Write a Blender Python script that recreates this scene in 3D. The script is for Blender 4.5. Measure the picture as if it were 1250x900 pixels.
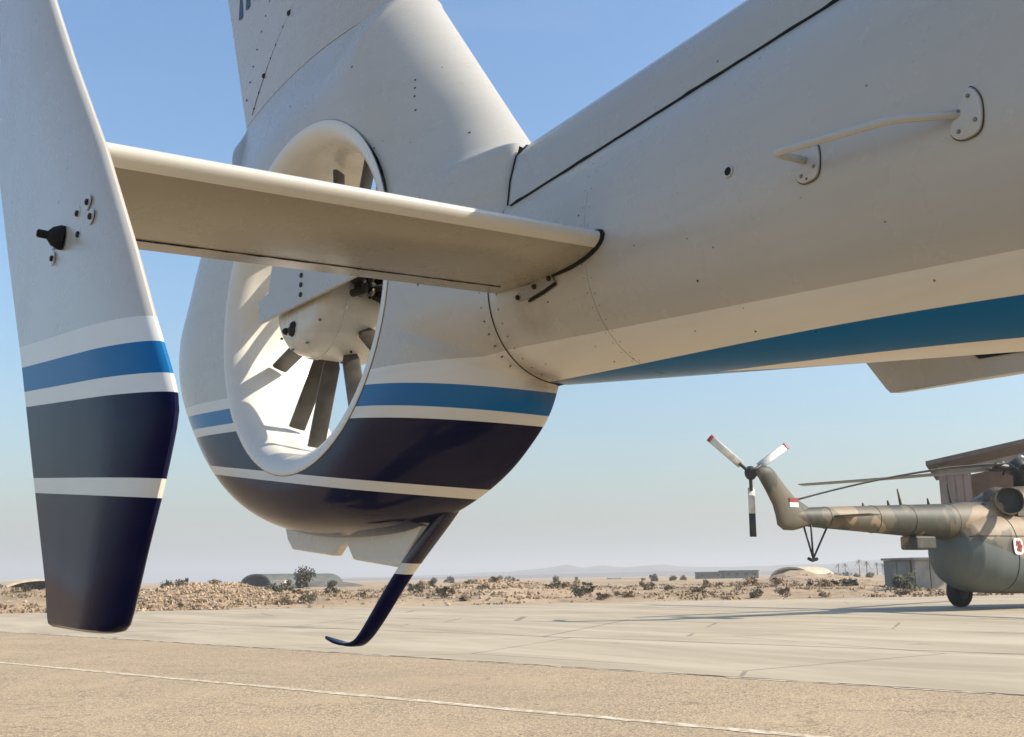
import bpy, math, random
from mathutils import Vector, Matrix
R = math.radians
random.seed(7)
for o in list(bpy.data.objects): bpy.data.objects.remove(o)
SC = bpy.context.scene
COL = SC.collection

# ------------------------------------------------------------------ camera
# world axes: X = nose direction of the white helicopter, Y = its port side, Z up, origin below its tail rotor
YAW, PITCH, FPX, W0 = 0.6577, math.atan(255/1301.6), 1301.6, 1250
CAM0 = Vector((3.058, -1.7245, 1.03))        # camera in the helicopter's own axes
CAM = Vector((3.058, -1.7245, 1.24)); ROLL = .014
FW = Vector((-math.cos(YAW)*math.cos(PITCH), math.sin(YAW)*math.cos(PITCH), math.sin(PITCH)))
cd = bpy.data.cameras.new('camera'); cam = bpy.data.objects.new('camera', cd); COL.objects.link(cam)
cam.location = CAM; cam.rotation_euler = (Matrix.Rotation(ROLL, 3, FW) @ FW.to_track_quat('-Z', 'Y').to_matrix()).to_euler()
cd.sensor_width = 36; cd.lens = 36*FPX/W0; cd.clip_start = .05; cd.clip_end = 30000
SC.camera = cam

# ------------------------------------------------------------------ light
SUN_AZ, SUN_EL = R(44), R(36)          # azimuth from +Y (port) towards +X (nose)
w = bpy.data.worlds.new('World'); SC.world = w; w.use_nodes = True
nt = w.node_tree; bg = nt.nodes['Background']
sky = nt.nodes.new('ShaderNodeTexSky'); sky.sky_type = 'NISHITA'; sky.sun_disc = False
sky.sun_elevation = SUN_EL; sky.sun_rotation = SUN_AZ
sky.air_density = 1.6; sky.dust_density = 2.2; sky.ozone_density = 8; sky.altitude = 50
tcw = nt.nodes.new('ShaderNodeTexCoord'); mpw = nt.nodes.new('ShaderNodeMapping'); mpw.inputs['Scale'].default_value = (1.4, 1.4, 7)
nzw = nt.nodes.new('ShaderNodeTexNoise'); nzw.inputs['Scale'].default_value = 2.6; nzw.inputs['Detail'].default_value = 7; nzw.inputs['Roughness'].default_value = .58
rpw = nt.nodes.new('ShaderNodeMapRange'); mxw = nt.nodes.new('ShaderNodeMix'); mxw.data_type = 'RGBA'
for i_, v_ in enumerate((.5, .8, 0, .22)): rpw.inputs[i_+1].default_value = v_ if i_ < 3 else .07
nt.links.new(tcw.outputs['Generated'], mpw.inputs[0]); nt.links.new(mpw.outputs[0], nzw.inputs['Vector']); nt.links.new(nzw.outputs['Fac'], rpw.inputs[0]); nt.links.new(rpw.outputs[0], mxw.inputs[0])
nt.links.new(sky.outputs[0], mxw.inputs[6]); mxw.inputs[7].default_value = (3.6, 3.7, 3.85, 1)
nt.links.new(mxw.outputs[2], bg.inputs[0]); bg.inputs[1].default_value = .15
sd = bpy.data.lights.new('sun', 'SUN'); sd.energy = 5.0; sd.angle = R(.53); sd.color = (1, .91, .76)
sun = bpy.data.objects.new('sun', sd); COL.objects.link(sun)
SV = Vector((math.sin(SUN_AZ)*math.cos(SUN_EL), math.cos(SUN_AZ)*math.cos(SUN_EL), math.sin(SUN_EL)))
sun.rotation_euler = SV.to_track_quat('Z', 'Y').to_euler(); sun.location = (0, 0, 30)
vs = SC.view_settings
vs.view_transform = 'Standard'; vs.look = 'None'; vs.exposure = .45; vs.gamma = 1
SC.cycles.max_bounces = 8; SC.cycles.volume_bounces = 0

# ------------------------------------------------------------------ helpers
def link(name, me, mats=None, parent=None, smooth=False):
    o = bpy.data.objects.new(name, me); COL.objects.link(o)
    if mats:
        for m in (mats if isinstance(mats, (list, tuple)) else [mats]):
            if m.name not in [x.name for x in me.materials if x]: me.materials.append(m)
    if smooth: me.shade_smooth()
    if parent: o.parent = parent
    return o
def tag(o, label=None, cat=None, group=None, kind=None):
    for k, v in (('label', label), ('category', cat), ('group', group), ('kind', kind)):
        if v: o[k] = v
    return o
def empty(name, loc=(0, 0, 0), rz=0, label=None, cat=None, group=None):
    o = bpy.data.objects.new(name, None); COL.objects.link(o); o.location = loc; o.rotation_euler = (0, 0, rz)
    o.empty_display_size = .2
    return tag(o, label, cat, group)
class MB:
    def __init__(s): s.v = []; s.f = []; s.mi = []; s.cur = 0
    def add(s, vs, fs):
        n = len(s.v); s.v += [tuple(v) for v in vs]; s.f += [tuple(i+n for i in f) for f in fs]; s.mi += [s.cur]*len(fs); return n
    def box(s, c, d, rot=None, taper=1):
        vs = []
        for z in (-1, 1):
            k = taper if z > 0 else 1
            for x, y in ((-1, -1), (1, -1), (1, 1), (-1, 1)):
                p = Vector((x*d[0]/2*k, y*d[1]/2*k, z*d[2]/2))
                if rot: p = rot @ p
                vs.append(p+Vector(c))
        s.add(vs, [(3, 2, 1, 0), (4, 5, 6, 7), (0, 1, 5, 4), (1, 2, 6, 5), (2, 3, 7, 6), (3, 0, 4, 7)])
    def tube(s, pts, r, n=10, cap=True, flat=1, up=None):
        pts = [Vector(p) for p in pts]; rs = r if isinstance(r, (list, tuple)) else [r]*len(pts)
        rings = []; prev = None
        for i, p in enumerate(pts):
            t = (pts[min(i+1, len(pts)-1)]-pts[max(i-1, 0)]).normalized()
            if prev is None:
                a = up or (Vector((0, 0, 1)) if abs(t.z) < .9 else Vector((1, 0, 0)))
            else: a = prev
            b = (a-t*a.dot(t)).normalized(); c = t.cross(b); prev = b
            rings.append([p+(b*math.cos(6.28318*k/n)*flat+c*math.sin(6.28318*k/n))*rs[i] for k in range(n)])
        s.loft(rings, cap)
    def loft(s, rings, cap=True, closed=True):
        n = len(rings[0]); vs = [v for r in rings for v in r]; fs = []
        for i in range(len(rings)-1):
            for k in range(n if closed else n-1):
                k2 = (k+1) % n
                fs.append((i*n+k, i*n+k2, (i+1)*n+k2, (i+1)*n+k))
        if cap: fs += [tuple(range(n-1, -1, -1)), tuple(range((len(rings)-1)*n, len(rings)*n))]
        return s.add(vs, fs)
    def prism(s, poly, y0, y1, ax='y'):
        n = len(poly)
        if ax == 'y': vs = [(x, y0, z) for x, z in poly]+[(x, y1, z) for x, z in poly]
        elif ax == 'z': vs = [(x, z, y0) for x, z in poly]+[(x, z, y1) for x, z in poly]
        else: vs = [(y0, x, z) for x, z in poly]+[(y1, x, z) for x, z in poly]
        s.add(vs, [tuple(range(n)), tuple(range(2*n-1, n-1, -1))]+[(i, i+n, (i+1) % n+n, (i+1) % n) for i in range(n)])
    def lathe(s, prof, c, axis, n=32, a0=0):
        axis = Vector(axis).normalized(); b = axis.orthogonal().normalized(); d = axis.cross(b); c = Vector(c)
        s.loft([[c+axis*h+(b*math.cos(6.28318*k/n+a0)+d*math.sin(6.28318*k/n+a0))*r for k in range(n)] for r, h in prof], True)
    def build(s, name, mats, parent=None, smooth=False, attr=None, fix=True, angle=None):
        me = bpy.data.meshes.new(name); me.from_pydata(s.v, [], s.f); me.update()
        if fix:
            import bmesh
            bm = bmesh.new(); bm.from_mesh(me); bmesh.ops.recalc_face_normals(bm, faces=bm.faces); bm.to_mesh(me); bm.free()
        for m in (mats if isinstance(mats, (list, tuple)) else [mats]): me.materials.append(m)
        if s.cur or any(s.mi): me.polygons.foreach_set('material_index', s.mi)
        if attr:
            a = me.attributes.new(attr[0], 'FLOAT', 'POINT'); a.data.foreach_set('value', attr[1])
        if angle: me.shade_smooth(); me.set_sharp_from_angle(angle=R(angle))
        elif smooth: me.shade_smooth()
        o = bpy.data.objects.new(name, me); COL.objects.link(o)
        if parent: o.parent = parent
        return o
def catmull(pts, n=6, closed=False):
    out = []; P = [Vector(p) for p in pts]; m = len(P)
    for i in range(m if closed else m-1):
        g = lambda k: P[k % m] if closed else P[max(0, min(m-1, k))]
        a, b, c, d = g(i-1), g(i), g(i+1), g(i+2)
        for k in range(n):
            t = k/n
            out.append(.5*((2*b)+(c-a)*t+(2*a-5*b+4*c-d)*t*t+(3*b-a-3*c+d)*t**3))
    if not closed: out.append(P[-1])
    return out
def sstep(a, b, x):
    t = max(0, min(1, (x-a)/(b-a))); return t*t*(3-2*t)
def lerp(a, b, t): return a+(b-a)*t
def interp(tab, x):
    if x <= tab[0][0]: return tab[0][1]
    for (x0, y0), (x1, y1) in zip(tab, tab[1:]):
        if x <= x1: return y0+(y1-y0)*(x-x0)/(x1-x0)
    return tab[-1][1]
# ground frame of the camera: lateral metres to the right, metres ahead
def G(lat, dep, z=0):
    return Vector((CAM.x+lat*math.sin(YAW)-dep*math.cos(YAW), CAM.y+lat*math.cos(YAW)+dep*math.sin(YAW), z))
def PX(px, dep): return (px-625)/FPX*dep          # lateral offset of a column at a distance
def HZ(px): return 705-ROLL*(px-625)
def PZ(px, py, dep): return CAM.z+(HZ(px)-py)/FPX*dep    # height of a row at a distance
GROT = math.atan2(math.cos(YAW), math.sin(YAW))    # heading of the lateral axis

# ------------------------------------------------------------------ materials
class NT:
    def __init__(s, name):
        s.m = bpy.data.materials.new(name); s.m.use_nodes = True; s.t = s.m.node_tree; s.p = s.t.nodes['Principled BSDF']
        s.tc = None
    def n(s, typ, **k):
        x = s.t.nodes.new('ShaderNode'+typ)
        for a, b in k.items(): setattr(x, a, b)
        return x
    def l(s, a, b): s.t.links.new(a, b)
    def obj(s):
        if not s.tc: s.tc = s.n('TexCoord')
        return s.tc.outputs['Object']
    def mapped(s, scale=(1, 1, 1), rot=(0, 0, 0), src=None):
        m = s.n('Mapping'); s.l(src or s.obj(), m.inputs[0]); m.inputs['Scale'].default_value = scale; m.inputs['Rotation'].default_value = rot
        return m.outputs[0]
    def noise(s, sc, det=4, rough=.55, vec=None, dist=0):
        x = s.n('TexNoise'); s.l(vec or s.obj(), x.inputs['Vector']); x.inputs['Scale'].default_value = sc
        x.inputs['Detail'].default_value = det; x.inputs['Roughness'].default_value = rough; x.inputs['Distortion'].default_value = dist
        return x.outputs['Fac']
    def vor(s, sc, feat='F1', vec=None, out='Distance', rnd=1):
        x = s.n('TexVoronoi', feature=feat); s.l(vec or s.obj(), x.inputs['Vector']); x.inputs['Scale'].default_value = sc
        x.inputs['Randomness'].default_value = rnd
        return x.outputs[out]
    def math(s, op, a, b=None, c=None, clamp=False):
        x = s.n('Math', operation=op, use_clamp=clamp)
        for i, v in enumerate((a, b, c)):
            if v is None: continue
            if isinstance(v, (int, float)): x.inputs[i].default_value = v
            else: s.l(v, x.inputs[i])
        return x.outputs[0]
    def ramp(s, f, lo, hi, a=0, b=1):
        x = s.n('MapRange', interpolation_type='SMOOTHSTEP'); s.l(f, x.inputs[0])
        for i, v in enumerate((lo, hi, a, b)): x.inputs[i+1].default_value = v
        return x.outputs[0]
    def mix(s, fac, a, b, mode='MIX'):
        x = s.n('Mix', data_type='RGBA', blend_type=mode)
        for sock, v in ((x.inputs[0], fac), (x.inputs[6], a), (x.inputs[7], b)):
            if isinstance(v, (int, float)): sock.default_value = v
            elif isinstance(v, (tuple, list)): sock.default_value = (*v[:3], 1)
            else: s.l(v, sock)
        return x.outputs[2]
    def sep(s):
        x = s.n('SeparateXYZ'); s.l(s.obj(), x.inputs[0]); return x.outputs
    def attr(s, name):
        x = s.n('Attribute', attribute_name=name); return x.outputs['Fac']
    def set(s, col=None, rough=None, bump=None, bs=.3, bd=.01, metal=None, spec=None, coat=None):
        for key, v in (('Base Color', col), ('Roughness', rough), ('Metallic', metal), ('Specular IOR Level', spec), ('Coat Weight', coat)):
            if v is None: continue
            i = s.p.inputs[key]
            if isinstance(v, (int, float)): i.default_value = v
            elif isinstance(v, (tuple, list)): i.default_value = (*v[:3], 1)
            else: s.l(v, i)
        if bump is not None:
            b = s.n('Bump'); b.inputs['Strength'].default_value = bs; b.inputs['Distance'].default_value = bd
            s.l(bump, b.inputs['Height']); s.l(b.outputs[0], s.p.inputs['Normal'])
        return s.m
def simple(name, col, rough=.5, var=.25, sc=8, bump=0, metal=0, bd=.01):
    t = NT(name); f = t.noise(sc, 6, .6)
    c = t.mix(t.ramp(f, .3, .72), tuple(x*(1-var) for x in col), tuple(min(1, x*(1+var)) for x in col))
    return t.set(c, rough, t.noise(sc*4, 5, .6) if bump else None, bump, bd, metal)

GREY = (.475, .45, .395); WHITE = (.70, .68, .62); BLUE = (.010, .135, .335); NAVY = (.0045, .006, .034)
def paint(name, layers, coord, boundaries, base=GREY, dirt=.22, chips=True, stains=(), dspec=.43):
    """aircraft paint; boundaries: list of (c0,c1,c2,c3) giving the coordinate value below which the next colour starts"""
    t = NT(name); X = t.sep()[0]
    v = t.sep()[2] if coord == 'z' else t.attr(coord)
    col = base; dk = None
    rough = .27
    vv = v
    for (cs, c, rg) in layers_iter(layers, boundaries):
        zb = cs[0]
        acc = cs[-1]
        for k in reversed(cs[:-1]): acc = t.math('ADD', t.math('MULTIPLY', acc, X), k)
        m = t.math('LESS_THAN', vv, acc)
        col = t.mix(m, col, c)
        isd = 1.0 if c[0] < .05 else 0.0
        dk = t.math('MULTIPLY', m, isd) if dk is None else t.math('ADD', t.math('MULTIPLY', dk, t.math('SUBTRACT', 1, m)), t.math('MULTIPLY', m, isd))
        rough = t.math('ADD', t.math('MULTIPLY', m, t.math('SUBTRACT', rg, rough)), rough)
    # grime: soft large mottling, streaks running aft/down and small chips
    big = t.ramp(t.noise(1.6, 3, .5, dist=.2), .2, .9)
    st = t.ramp(t.noise(3.0, 6, .62, vec=t.mapped((.6, 1.0, 10.0))), .4, .95)
    f = t.math('MULTIPLY', t.math('ADD', t.math('MULTIPLY', big, .6), t.math('MULTIPLY', st, .7)), dirt, clamp=True)
    if dk is not None: f = t.math('MULTIPLY', f, t.math('SUBTRACT', 1, t.math('MULTIPLY', dk, .75)))
    col = t.mix(f, col, (.24, .205, .155))
    for (sx, sy, sz, sr, ss) in stains:
        vd = t.n('VectorMath', operation='DISTANCE'); t.l(t.obj(), vd.inputs[0]); vd.inputs[1].default_value = (sx, sy, sz)
        m_ = t.math('MULTIPLY', t.ramp(vd.outputs['Value'], sr, 0), t.ramp(t.noise(9, 5, .65), .3, .7))
        col = t.mix(t.math('MULTIPLY', m_, ss), col, (.20, .125, .06))
    sp = t.math('MULTIPLY', t.ramp(t.noise(120, 2, .5), .73, .80), t.ramp(t.noise(5, 3), .5, .7))
    col = t.mix(t.math('MULTIPLY', sp, .5), col, (.12, .10, .08))
    if chips:
        d = t.vor(17); cp = t.math('MULTIPLY', t.math('LESS_THAN', d, .045), t.ramp(t.noise(2.7, 2), .56, .62))
        col = t.mix(t.math('MULTIPLY', cp, .85), col, (.05, .04, .035))
    r2 = t.math('ADD', rough, t.math('MULTIPLY', t.math('SUBTRACT', t.noise(6, 5, .6), .5), .16))
    t.set(col, r2, t.math('ADD', t.math('MULTIPLY', t.noise(3.2, 2), 1.0), t.math('MULTIPLY', t.noise(60, 3), .012)), .22, .012)
    t.p.inputs['Specular IOR Level'].default_value = .45
    if boundaries and dk is not None: t.l(t.math('SUBTRACT', .45, t.math('MULTIPLY', dk, dspec)), t.p.inputs['Specular IOR Level'])
    return t.m
def layers_iter(layers, boundaries):
    return [(b, c, r) for b, (c, r) in zip(boundaries, layers)]

M_PLAIN = paint('grey_white_paint', [], 'z', [])
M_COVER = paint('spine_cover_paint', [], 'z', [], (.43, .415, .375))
M_DUCT = paint('duct_paint', [], 'z', [], (.68, .655, .59), .12)
M_VENT = paint('ventral_fin_paint', [], 'z', [], (.66, .64, .58), .2)
M_STAB_SHADED = paint('shaded_grimy_stabilizer_paint', [], 'z', [], (.27, .25, .195), .5)  # underside shade painted into the skin colour, along with grime
M_STAB_LIT = paint('lit_leading_edge_paint', [], 'z', [], (.60, .57, .50), .2)  # same stabilizer kept lighter, as its nose catches the sun
ST = [(WHITE, .33), (BLUE, .2), (WHITE, .33), (NAVY, .12), (WHITE, .33), (NAVY, .12)]
M_SHROUD = paint('shroud_striped_paint', ST, 'z', [(1.629, -.05), (1.5944, -0.0479, -0.0262, -0.0288), (1.5366, -0.0545, -0.0254, -0.0261), (1.5047, -0.0598, -0.0247, -0.0177), (1.3485, -0.1182), (1.3189, -0.118)], stains=((1.03, -.07, 1.52, .13, .85), (1.0, -.18, 1.60, .12, .5), (1.18, -.22, 1.64, .10, .6)), dspec=.25)
M_PLATE = paint('end_plate_striped_paint', ST, 'z', [(1.5314, -.1094), (1.4904, -.1046), (1.4465, -.1018), (1.417, -.0979), (1.2741, -.0727), (1.2515, -.072)])
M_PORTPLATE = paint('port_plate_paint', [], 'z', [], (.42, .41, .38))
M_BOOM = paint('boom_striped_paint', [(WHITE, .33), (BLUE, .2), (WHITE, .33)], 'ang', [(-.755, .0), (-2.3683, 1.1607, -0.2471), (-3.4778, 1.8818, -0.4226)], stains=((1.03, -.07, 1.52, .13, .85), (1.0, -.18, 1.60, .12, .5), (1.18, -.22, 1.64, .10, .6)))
M_BLACK = simple('black_rubber', (.006, .0055, .005), .9, .4, 40)
M_DARKHOLE = simple('dark_grime', (.02, .017, .014), .8, .4, 30)
M_NAVYP = paint('navy_paint', [], 'z', [], NAVY, .05, False)
M_SKID = paint('skid_paint', [(WHITE, .4), (NAVY, .2)], 'z', [(1.088, -.05), (1.055, -.05)], NAVY, .12)
M_BLADE = simple('rotor_blade_grey', (.07, .06, .048), .45, .35, 14)
M_GEAR = paint('gearbox_paint', [], 'z', [], (.62, .58, .49), .42)
M_STEEL = simple('worn_steel', (.22, .2, .18), .38, .35, 50, metal=.9)
M_HANDLE = paint('handle_paint', [], 'z', [], (.50, .49, .45), .4)

# ------------------------------------------------------------------ ground
def asphalt():
    t = NT('coarse_tan_asphalt')
    a = t.vor(46, out='Color'); sp = t.n('SeparateColor'); t.l(a, sp.inputs[0])
    st = t.mix(t.ramp(sp.outputs[0], .0, 1), (.31, .215, .12), (.60, .44, .255))
    st = t.mix(t.math('GREATER_THAN', sp.outputs[1], .9), st, (.09, .075, .06))
    gap = t.ramp(t.vor(46, 'DISTANCE_TO_EDGE'), .0, .12)
    c = t.mix(gap, (.13, .105, .075), st)
    c = t.mix(t.ramp(t.noise(.55, 6, .65, dist=.4), .35, .7, .1, .55), c, (.50, .36, .205), 'MIX')
    pat = t.ramp(t.noise(.16, 5, .6, vec=t.mapped((1, 2.2, 1), (0, 0, GROT))), .4, .68)
    c = t.mix(t.math('MULTIPLY', pat, .35), c, (.31, .225, .14))
    wv = t.n('VectorMath', operation='ADD'); nn_ = t.n('TexNoise'); t.l(t.obj(), nn_.inputs['Vector']); nn_.inputs['Scale'].default_value = 1.3; nn_.inputs['Detail'].default_value = 5
    t.l(t.obj(), wv.inputs[0]); t.l(nn_.outputs['Color'], wv.inputs[1])
    ck = t.math('MULTIPLY', t.math('LESS_THAN', t.vor(.32, 'DISTANCE_TO_EDGE', wv.outputs[0]), .006), t.ramp(t.noise(.4, 3), .42, .5))
    c = t.mix(t.math('MULTIPLY', ck, .35), c, (.12, .09, .06))
    sp_ = t.math('MULTIPLY', t.math('LESS_THAN', t.vor(1.7), .045), t.ramp(t.noise(.7, 2), .5, .58))
    c = t.mix(sp_, c, (.05, .04, .03))
    return t.set(c, .9, t.math('ADD', t.vor(46), t.math('MULTIPLY', t.noise(9, 5), .6)), .55, .008)
def concrete():
    t = NT('smooth_concrete_apron')
    v = t.mapped((.35, 1.6, 1), (0, 0, -GROT))
    a = t.ramp(t.noise(.35, 6, .62, vec=v, dist=.7), .3, .72)
    c = t.mix(a, (.345, .272, .175), (.49, .405, .275))
    b = t.ramp(t.noise(1.1, 6, .7, vec=v, dist=1.2), .52, .8)
    c = t.mix(t.math('MULTIPLY', b, .55), c, (.26, .21, .15))
    sc = t.ramp(t.noise(.09, 4, .5, vec=v), .5, .72)
    c = t.mix(t.math('MULTIPLY', sc, .4), c, (.52, .43, .29))
    oil = t.ramp(t.noise(.55, 5, .6), .66, .74, 0, .5); c = t.mix(oil, c, (.15, .12, .09))
    ck = t.math('MULTIPLY', t.math('LESS_THAN', t.vor(.16, 'DISTANCE_TO_EDGE', t.mapped((1, 1, 1), (0, 0, .6))), .005), t.ramp(t.noise(.25, 3), .4, .5))
    c = t.mix(t.math('MULTIPLY', ck, .6), c, (.10, .08, .06))
    return t.set(c, .85, t.noise(7, 6, .65), .3, .01)
def dirt():
    t = NT('dry_desert_dirt')
    a = t.ramp(t.noise(.05, 7, .62, dist=.4), .35, .68)
    c = t.mix(a, (.35, .24, .14), (.48, .345, .215))
    b = t.ramp(t.noise(.35, 6, .68), .52, .66)
    c = t.mix(t.math('MULTIPLY', b, .7), c, (.17, .135, .075))
    d = t.ramp(t.noise(2.6, 6, .7), .5, .75)
    c = t.mix(t.math('MULTIPLY', d, .5), c, (.22, .155, .095))
    return t.set(c, .95, t.noise(1.6, 8, .7), .8, .25)
M_ASPH, M_CONC, M_DIRT = asphalt(), concrete(), dirt()
def poly_sheet(name, pts, z, mat, kind='structure', parent=None):
    me = bpy.data.meshes.new(name); me.from_pydata([G(a, b, z) for a, b in pts], [], [tuple(range(len(pts)))]); me.update()
    o = link(name, me, mat, parent)
    if me.polygons[0].normal.z < 0: me.flip_normals()
    return tag(o, kind=kind) if kind else o
poly_sheet('desert_ground', [(-6000, -6000), (6000, -6000), (6000, 6000), (-6000, 6000)], 0, M_DIRT)
def near_edge(lat): return 29.7-(lat+14.3)*.956
def far_edge(lat): return 47+(lat+22.6)*.18
poly_sheet('concrete_apron', [(-120, -60), (260, -60), (260, far_edge(260)), (-120, far_edge(-120))], .004, M_CONC)
asp = poly_sheet('near_asphalt', [(-36, near_edge(-36)), (-120, near_edge(-36)), (-120, -60), (60, -60), (60, near_edge(60))], .008, M_ASPH)
# painted guide line and the crumbling joint between asphalt and apron
def worn_white():
    t = NT('worn_white_line_paint')
    f = t.ramp(t.noise(9, 6, .7), .42, .6)
    c = t.mix(f, (.42, .31, .19), (.66, .57, .42))
    return t.set(c, .8, t.noise(60, 3), .3, .004)
M_LINE = worn_white()
def strip(name, f, a, b, wd, z, mat, n=40, jag=0, parent=None):
    vs, fs = [], []
    for i in range(n+1):
        l = lerp(a, b, i/n); d = f(l)
        j = (random.random()-.5)*jag; k = (random.random()-.5)*jag
        vs += [G(l+.3*j, d-wd/2+j, z), G(l, d+wd/2+k, z)]
        if i: fs.append((2*i-2, 2*i-1, 2*i+1, 2*i))
    me = bpy.data.meshes.new(name); me.from_pydata(vs, [], fs); me.update()
    if me.polygons[0].normal.z < 0: me.flip_normals()
    return link(name, me, mat, parent)
white = lambda l: 18.06-(l+8.68)*.867
tag(strip('painted_line', white, -30, 12, .19, .012, M_LINE, 300, .05), kind='structure')
tag(strip('pavement_joint', near_edge, -30, 20, .085, .012, simple('joint_tar', (.07, .058, .045), .9, .4, 12), 500, .10), kind='structure')
l = -26.
while l < 15:                       # broken light mortar edge beside the joint: each dash its own piece
    L = random.uniform(.25, 1.1)
    tag(strip('edge_marking', lambda q: near_edge(q)-.10, l, l+L, random.uniform(.06, .11), .0125, M_LINE, 8, .03), kind='structure')
    l += L+random.uniform(.05, .6)
# long slab joints across the apron
for k, off in enumerate((6.2, 12.5, 19.0, 26.)):
    tag(strip('slab_joint', lambda q: near_edge(q)+off*1.25, -40+off, 60, .05, .008, bpy.data.materials['joint_tar'], 80, .03), kind='structure')

# ================================================================== white helicopter
HELI = empty('white_helicopter', (0, 0, 0), 0, 'large white helicopter tail with blue and navy stripes and ducted tail rotor', 'helicopter')
HELI.matrix_world = Matrix.Translation(CAM) @ Matrix.Rotation(ROLL, 4, FW) @ Matrix.Translation(-CAM0)
X0, ZC = 1.02, 1.917
def boom_dims(x):
    if x < 3.2:
        d = x-X0; return .225+.078*d, 1.737, .225+.092*d, .30+.09*d
    a0 = boom_dims(3.199)
    t = sstep(3.2, 6.2, x); u = sstep(6.9, 9.0, x)
    return tuple(max(.03, lerp(lerp(p, q, t), r, u)) for p, q, r in zip(a0, (.78, 1.25, .85, .95), (.06, .95, .08, .1)))
def sup(c, n): return math.copysign(abs(c)**(2/n), c)
def boom_pt(x, ang):
    a, z, bl, bu = boom_dims(x); n = 2.15
    return Vector((x, -a*sup(math.cos(ang), n), z+(bu if math.sin(ang) > 0 else bl)*sup(math.sin(ang), n)))
def boom_y(x, z):
    a, zc, bl, bu = boom_dims(x); q = (z-zc)/(bu if z > zc else bl)
    return 0 if abs(q) >= 1 else a*(1-abs(q)**2.15)**(1/2.15)
mb = MB(); av = []
xs = [X0+.0+.04*i for i in range(60)]+[3.42+.1*i for i in range(56)]
NA = 112
rings = []
for x in xs:
    rg = []
    for k in range(NA+1):
        ang = -math.pi/2+2*math.pi*k/NA          # starts at the keel, starboard side first
        rg.append(boom_pt(x, ang)); av.append(abs(ang) if False else (ang if ang <= math.pi/2 else math.pi-ang))
    rings.append(rg)
mb.loft(rings, False, False)
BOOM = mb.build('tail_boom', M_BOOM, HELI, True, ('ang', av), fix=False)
if BOOM.data.polygons[100].normal.dot(BOOM.data.polygons[100].center-Vector((BOOM.data.polygons[100].center.x, 0, 1.7))) < 0: BOOM.data.flip_normals()

# ---- spine cover over the drive shaft, with its dark gap
def cover_sec(x, o=0):
    zb = 1.945+.093*(x-1.05); wb = boom_y(x, zb)+.005; zt = 2.135+.085*(x-1.05)
    pts = [(-wb, zb), (-wb*.955, lerp(zb, zt, .35)), (-wb*.85, lerp(zb, zt, .72)), (-wb*.66, lerp(zb, zt, .92)), (-wb*.34, zt), (0, zt+.012)]
    full = pts+[(-y, z) for y, z in pts[-2::-1]]
    return [Vector((x, y, z)) for y, z in full]
mb = MB(); mb.loft([cover_sec(x) for x in [1.04+.06*i for i in range(34)]], True)
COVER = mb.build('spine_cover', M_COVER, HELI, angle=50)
mb = MB()
for s in (-1, 1):
    pts = []
    for i in range(60):
        x = 1.05+.033*i; c = cover_sec(x)[0]
        pts.append(Vector((x, s*(abs(c.y)-.001), c.z-.004+.0022*math.sin(i*1.7)*(random.random()))))
    mb.tube(pts, [.0026+.0030*min(1, i/45)+.0035*random.random()**3 for i in range(60)], 5)
mb.build('cover_gap_seal', M_BLACK, COVER)
mb = MB()
mb.tube([q+Vector((0, q.y*.008, .0012)) for q in cover_sec(1.0385)], .0022, 6)
mb.build('cover_end_gap', M_BLACK, COVER)
mb = MB(); mb.lathe([(.014, 0), (.014, .006), (.009, .009)], (1.155, -.158, 1.985), (0, -1, .1), 10); mb.build('cover_latch', M_DARKHOLE, COVER)

# ---- fenestron shroud: side outline (x, z, half thickness at the edge, 1 = rounded edge / 0 = runs on into boom or fin)
def fin_half(u, zz):                        # fin half thickness, u = 0 leading edge .. 1 trailing edge
    th = lerp(.105, .07, sstep(2.8, 3.6, zz))
    return th*(2.6*math.sqrt(max(u, 0))*(1-u)+.16*u) if u < 1 else .16*th
out = []
for i in range(22):                         # boom joint, upwards
    z = lerp(1.5125, 2.13, i/22); out.append((X0+.0, z, boom_y(X0, z) if z < 1.97 else lerp(.165, .125, (z-1.97)/.16), .65*sstep(1.85, 2.13, z) if 0 < i else 1))
LE0, LE1 = Vector((.93, 2.165)), Vector((.414, 2.865))
for i in range(5): out.append((lerp(X0, LE0.x, i/5), lerp(2.13, LE0.y, i/5), lerp(.125, .0, (i/5)**2), .65+.35*i/5))
for i in range(26):
    p = LE0.lerp(LE1, i/26); out.append((p.x, p.y, 0, 1))
TOPZ = 2.87
for i in range(34):
    u = (i/34)**1.5; x = lerp(.414, -1.0, u); out.append((x, lerp(2.865, 2.905, u), fin_half(u, TOPZ), 1-sstep(0, .30, u)))
aft = catmull([(-1.0, 2.905, 0), (-.955, 2.79, 0), (-.965, 2.55, 0), (-1.16, 2.17, 0), (-1.275, 1.96, 0), (-1.225, 1.745, 0), (-1.0, 1.515, 0), (-.74, 1.335, 0), (-.5, 1.228, 0), (-.25, 1.172, 0), (0, 1.155, 0),
               (.32, 1.163, 0), (.54, 1.203, 0), (.69, 1.248, 0), (.82, 1.308, 0), (.925, 1.383, 0), (.985, 1.444, 0), (X0, 1.5125, 0)], 8)
for i, p in enumerate(aft[:-1]):
    k = min(1, i/6); out.append((p.x, p.y, lerp(.0168, 0, k), k))
LIP = .572; TF = .24; TP = .11
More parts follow.
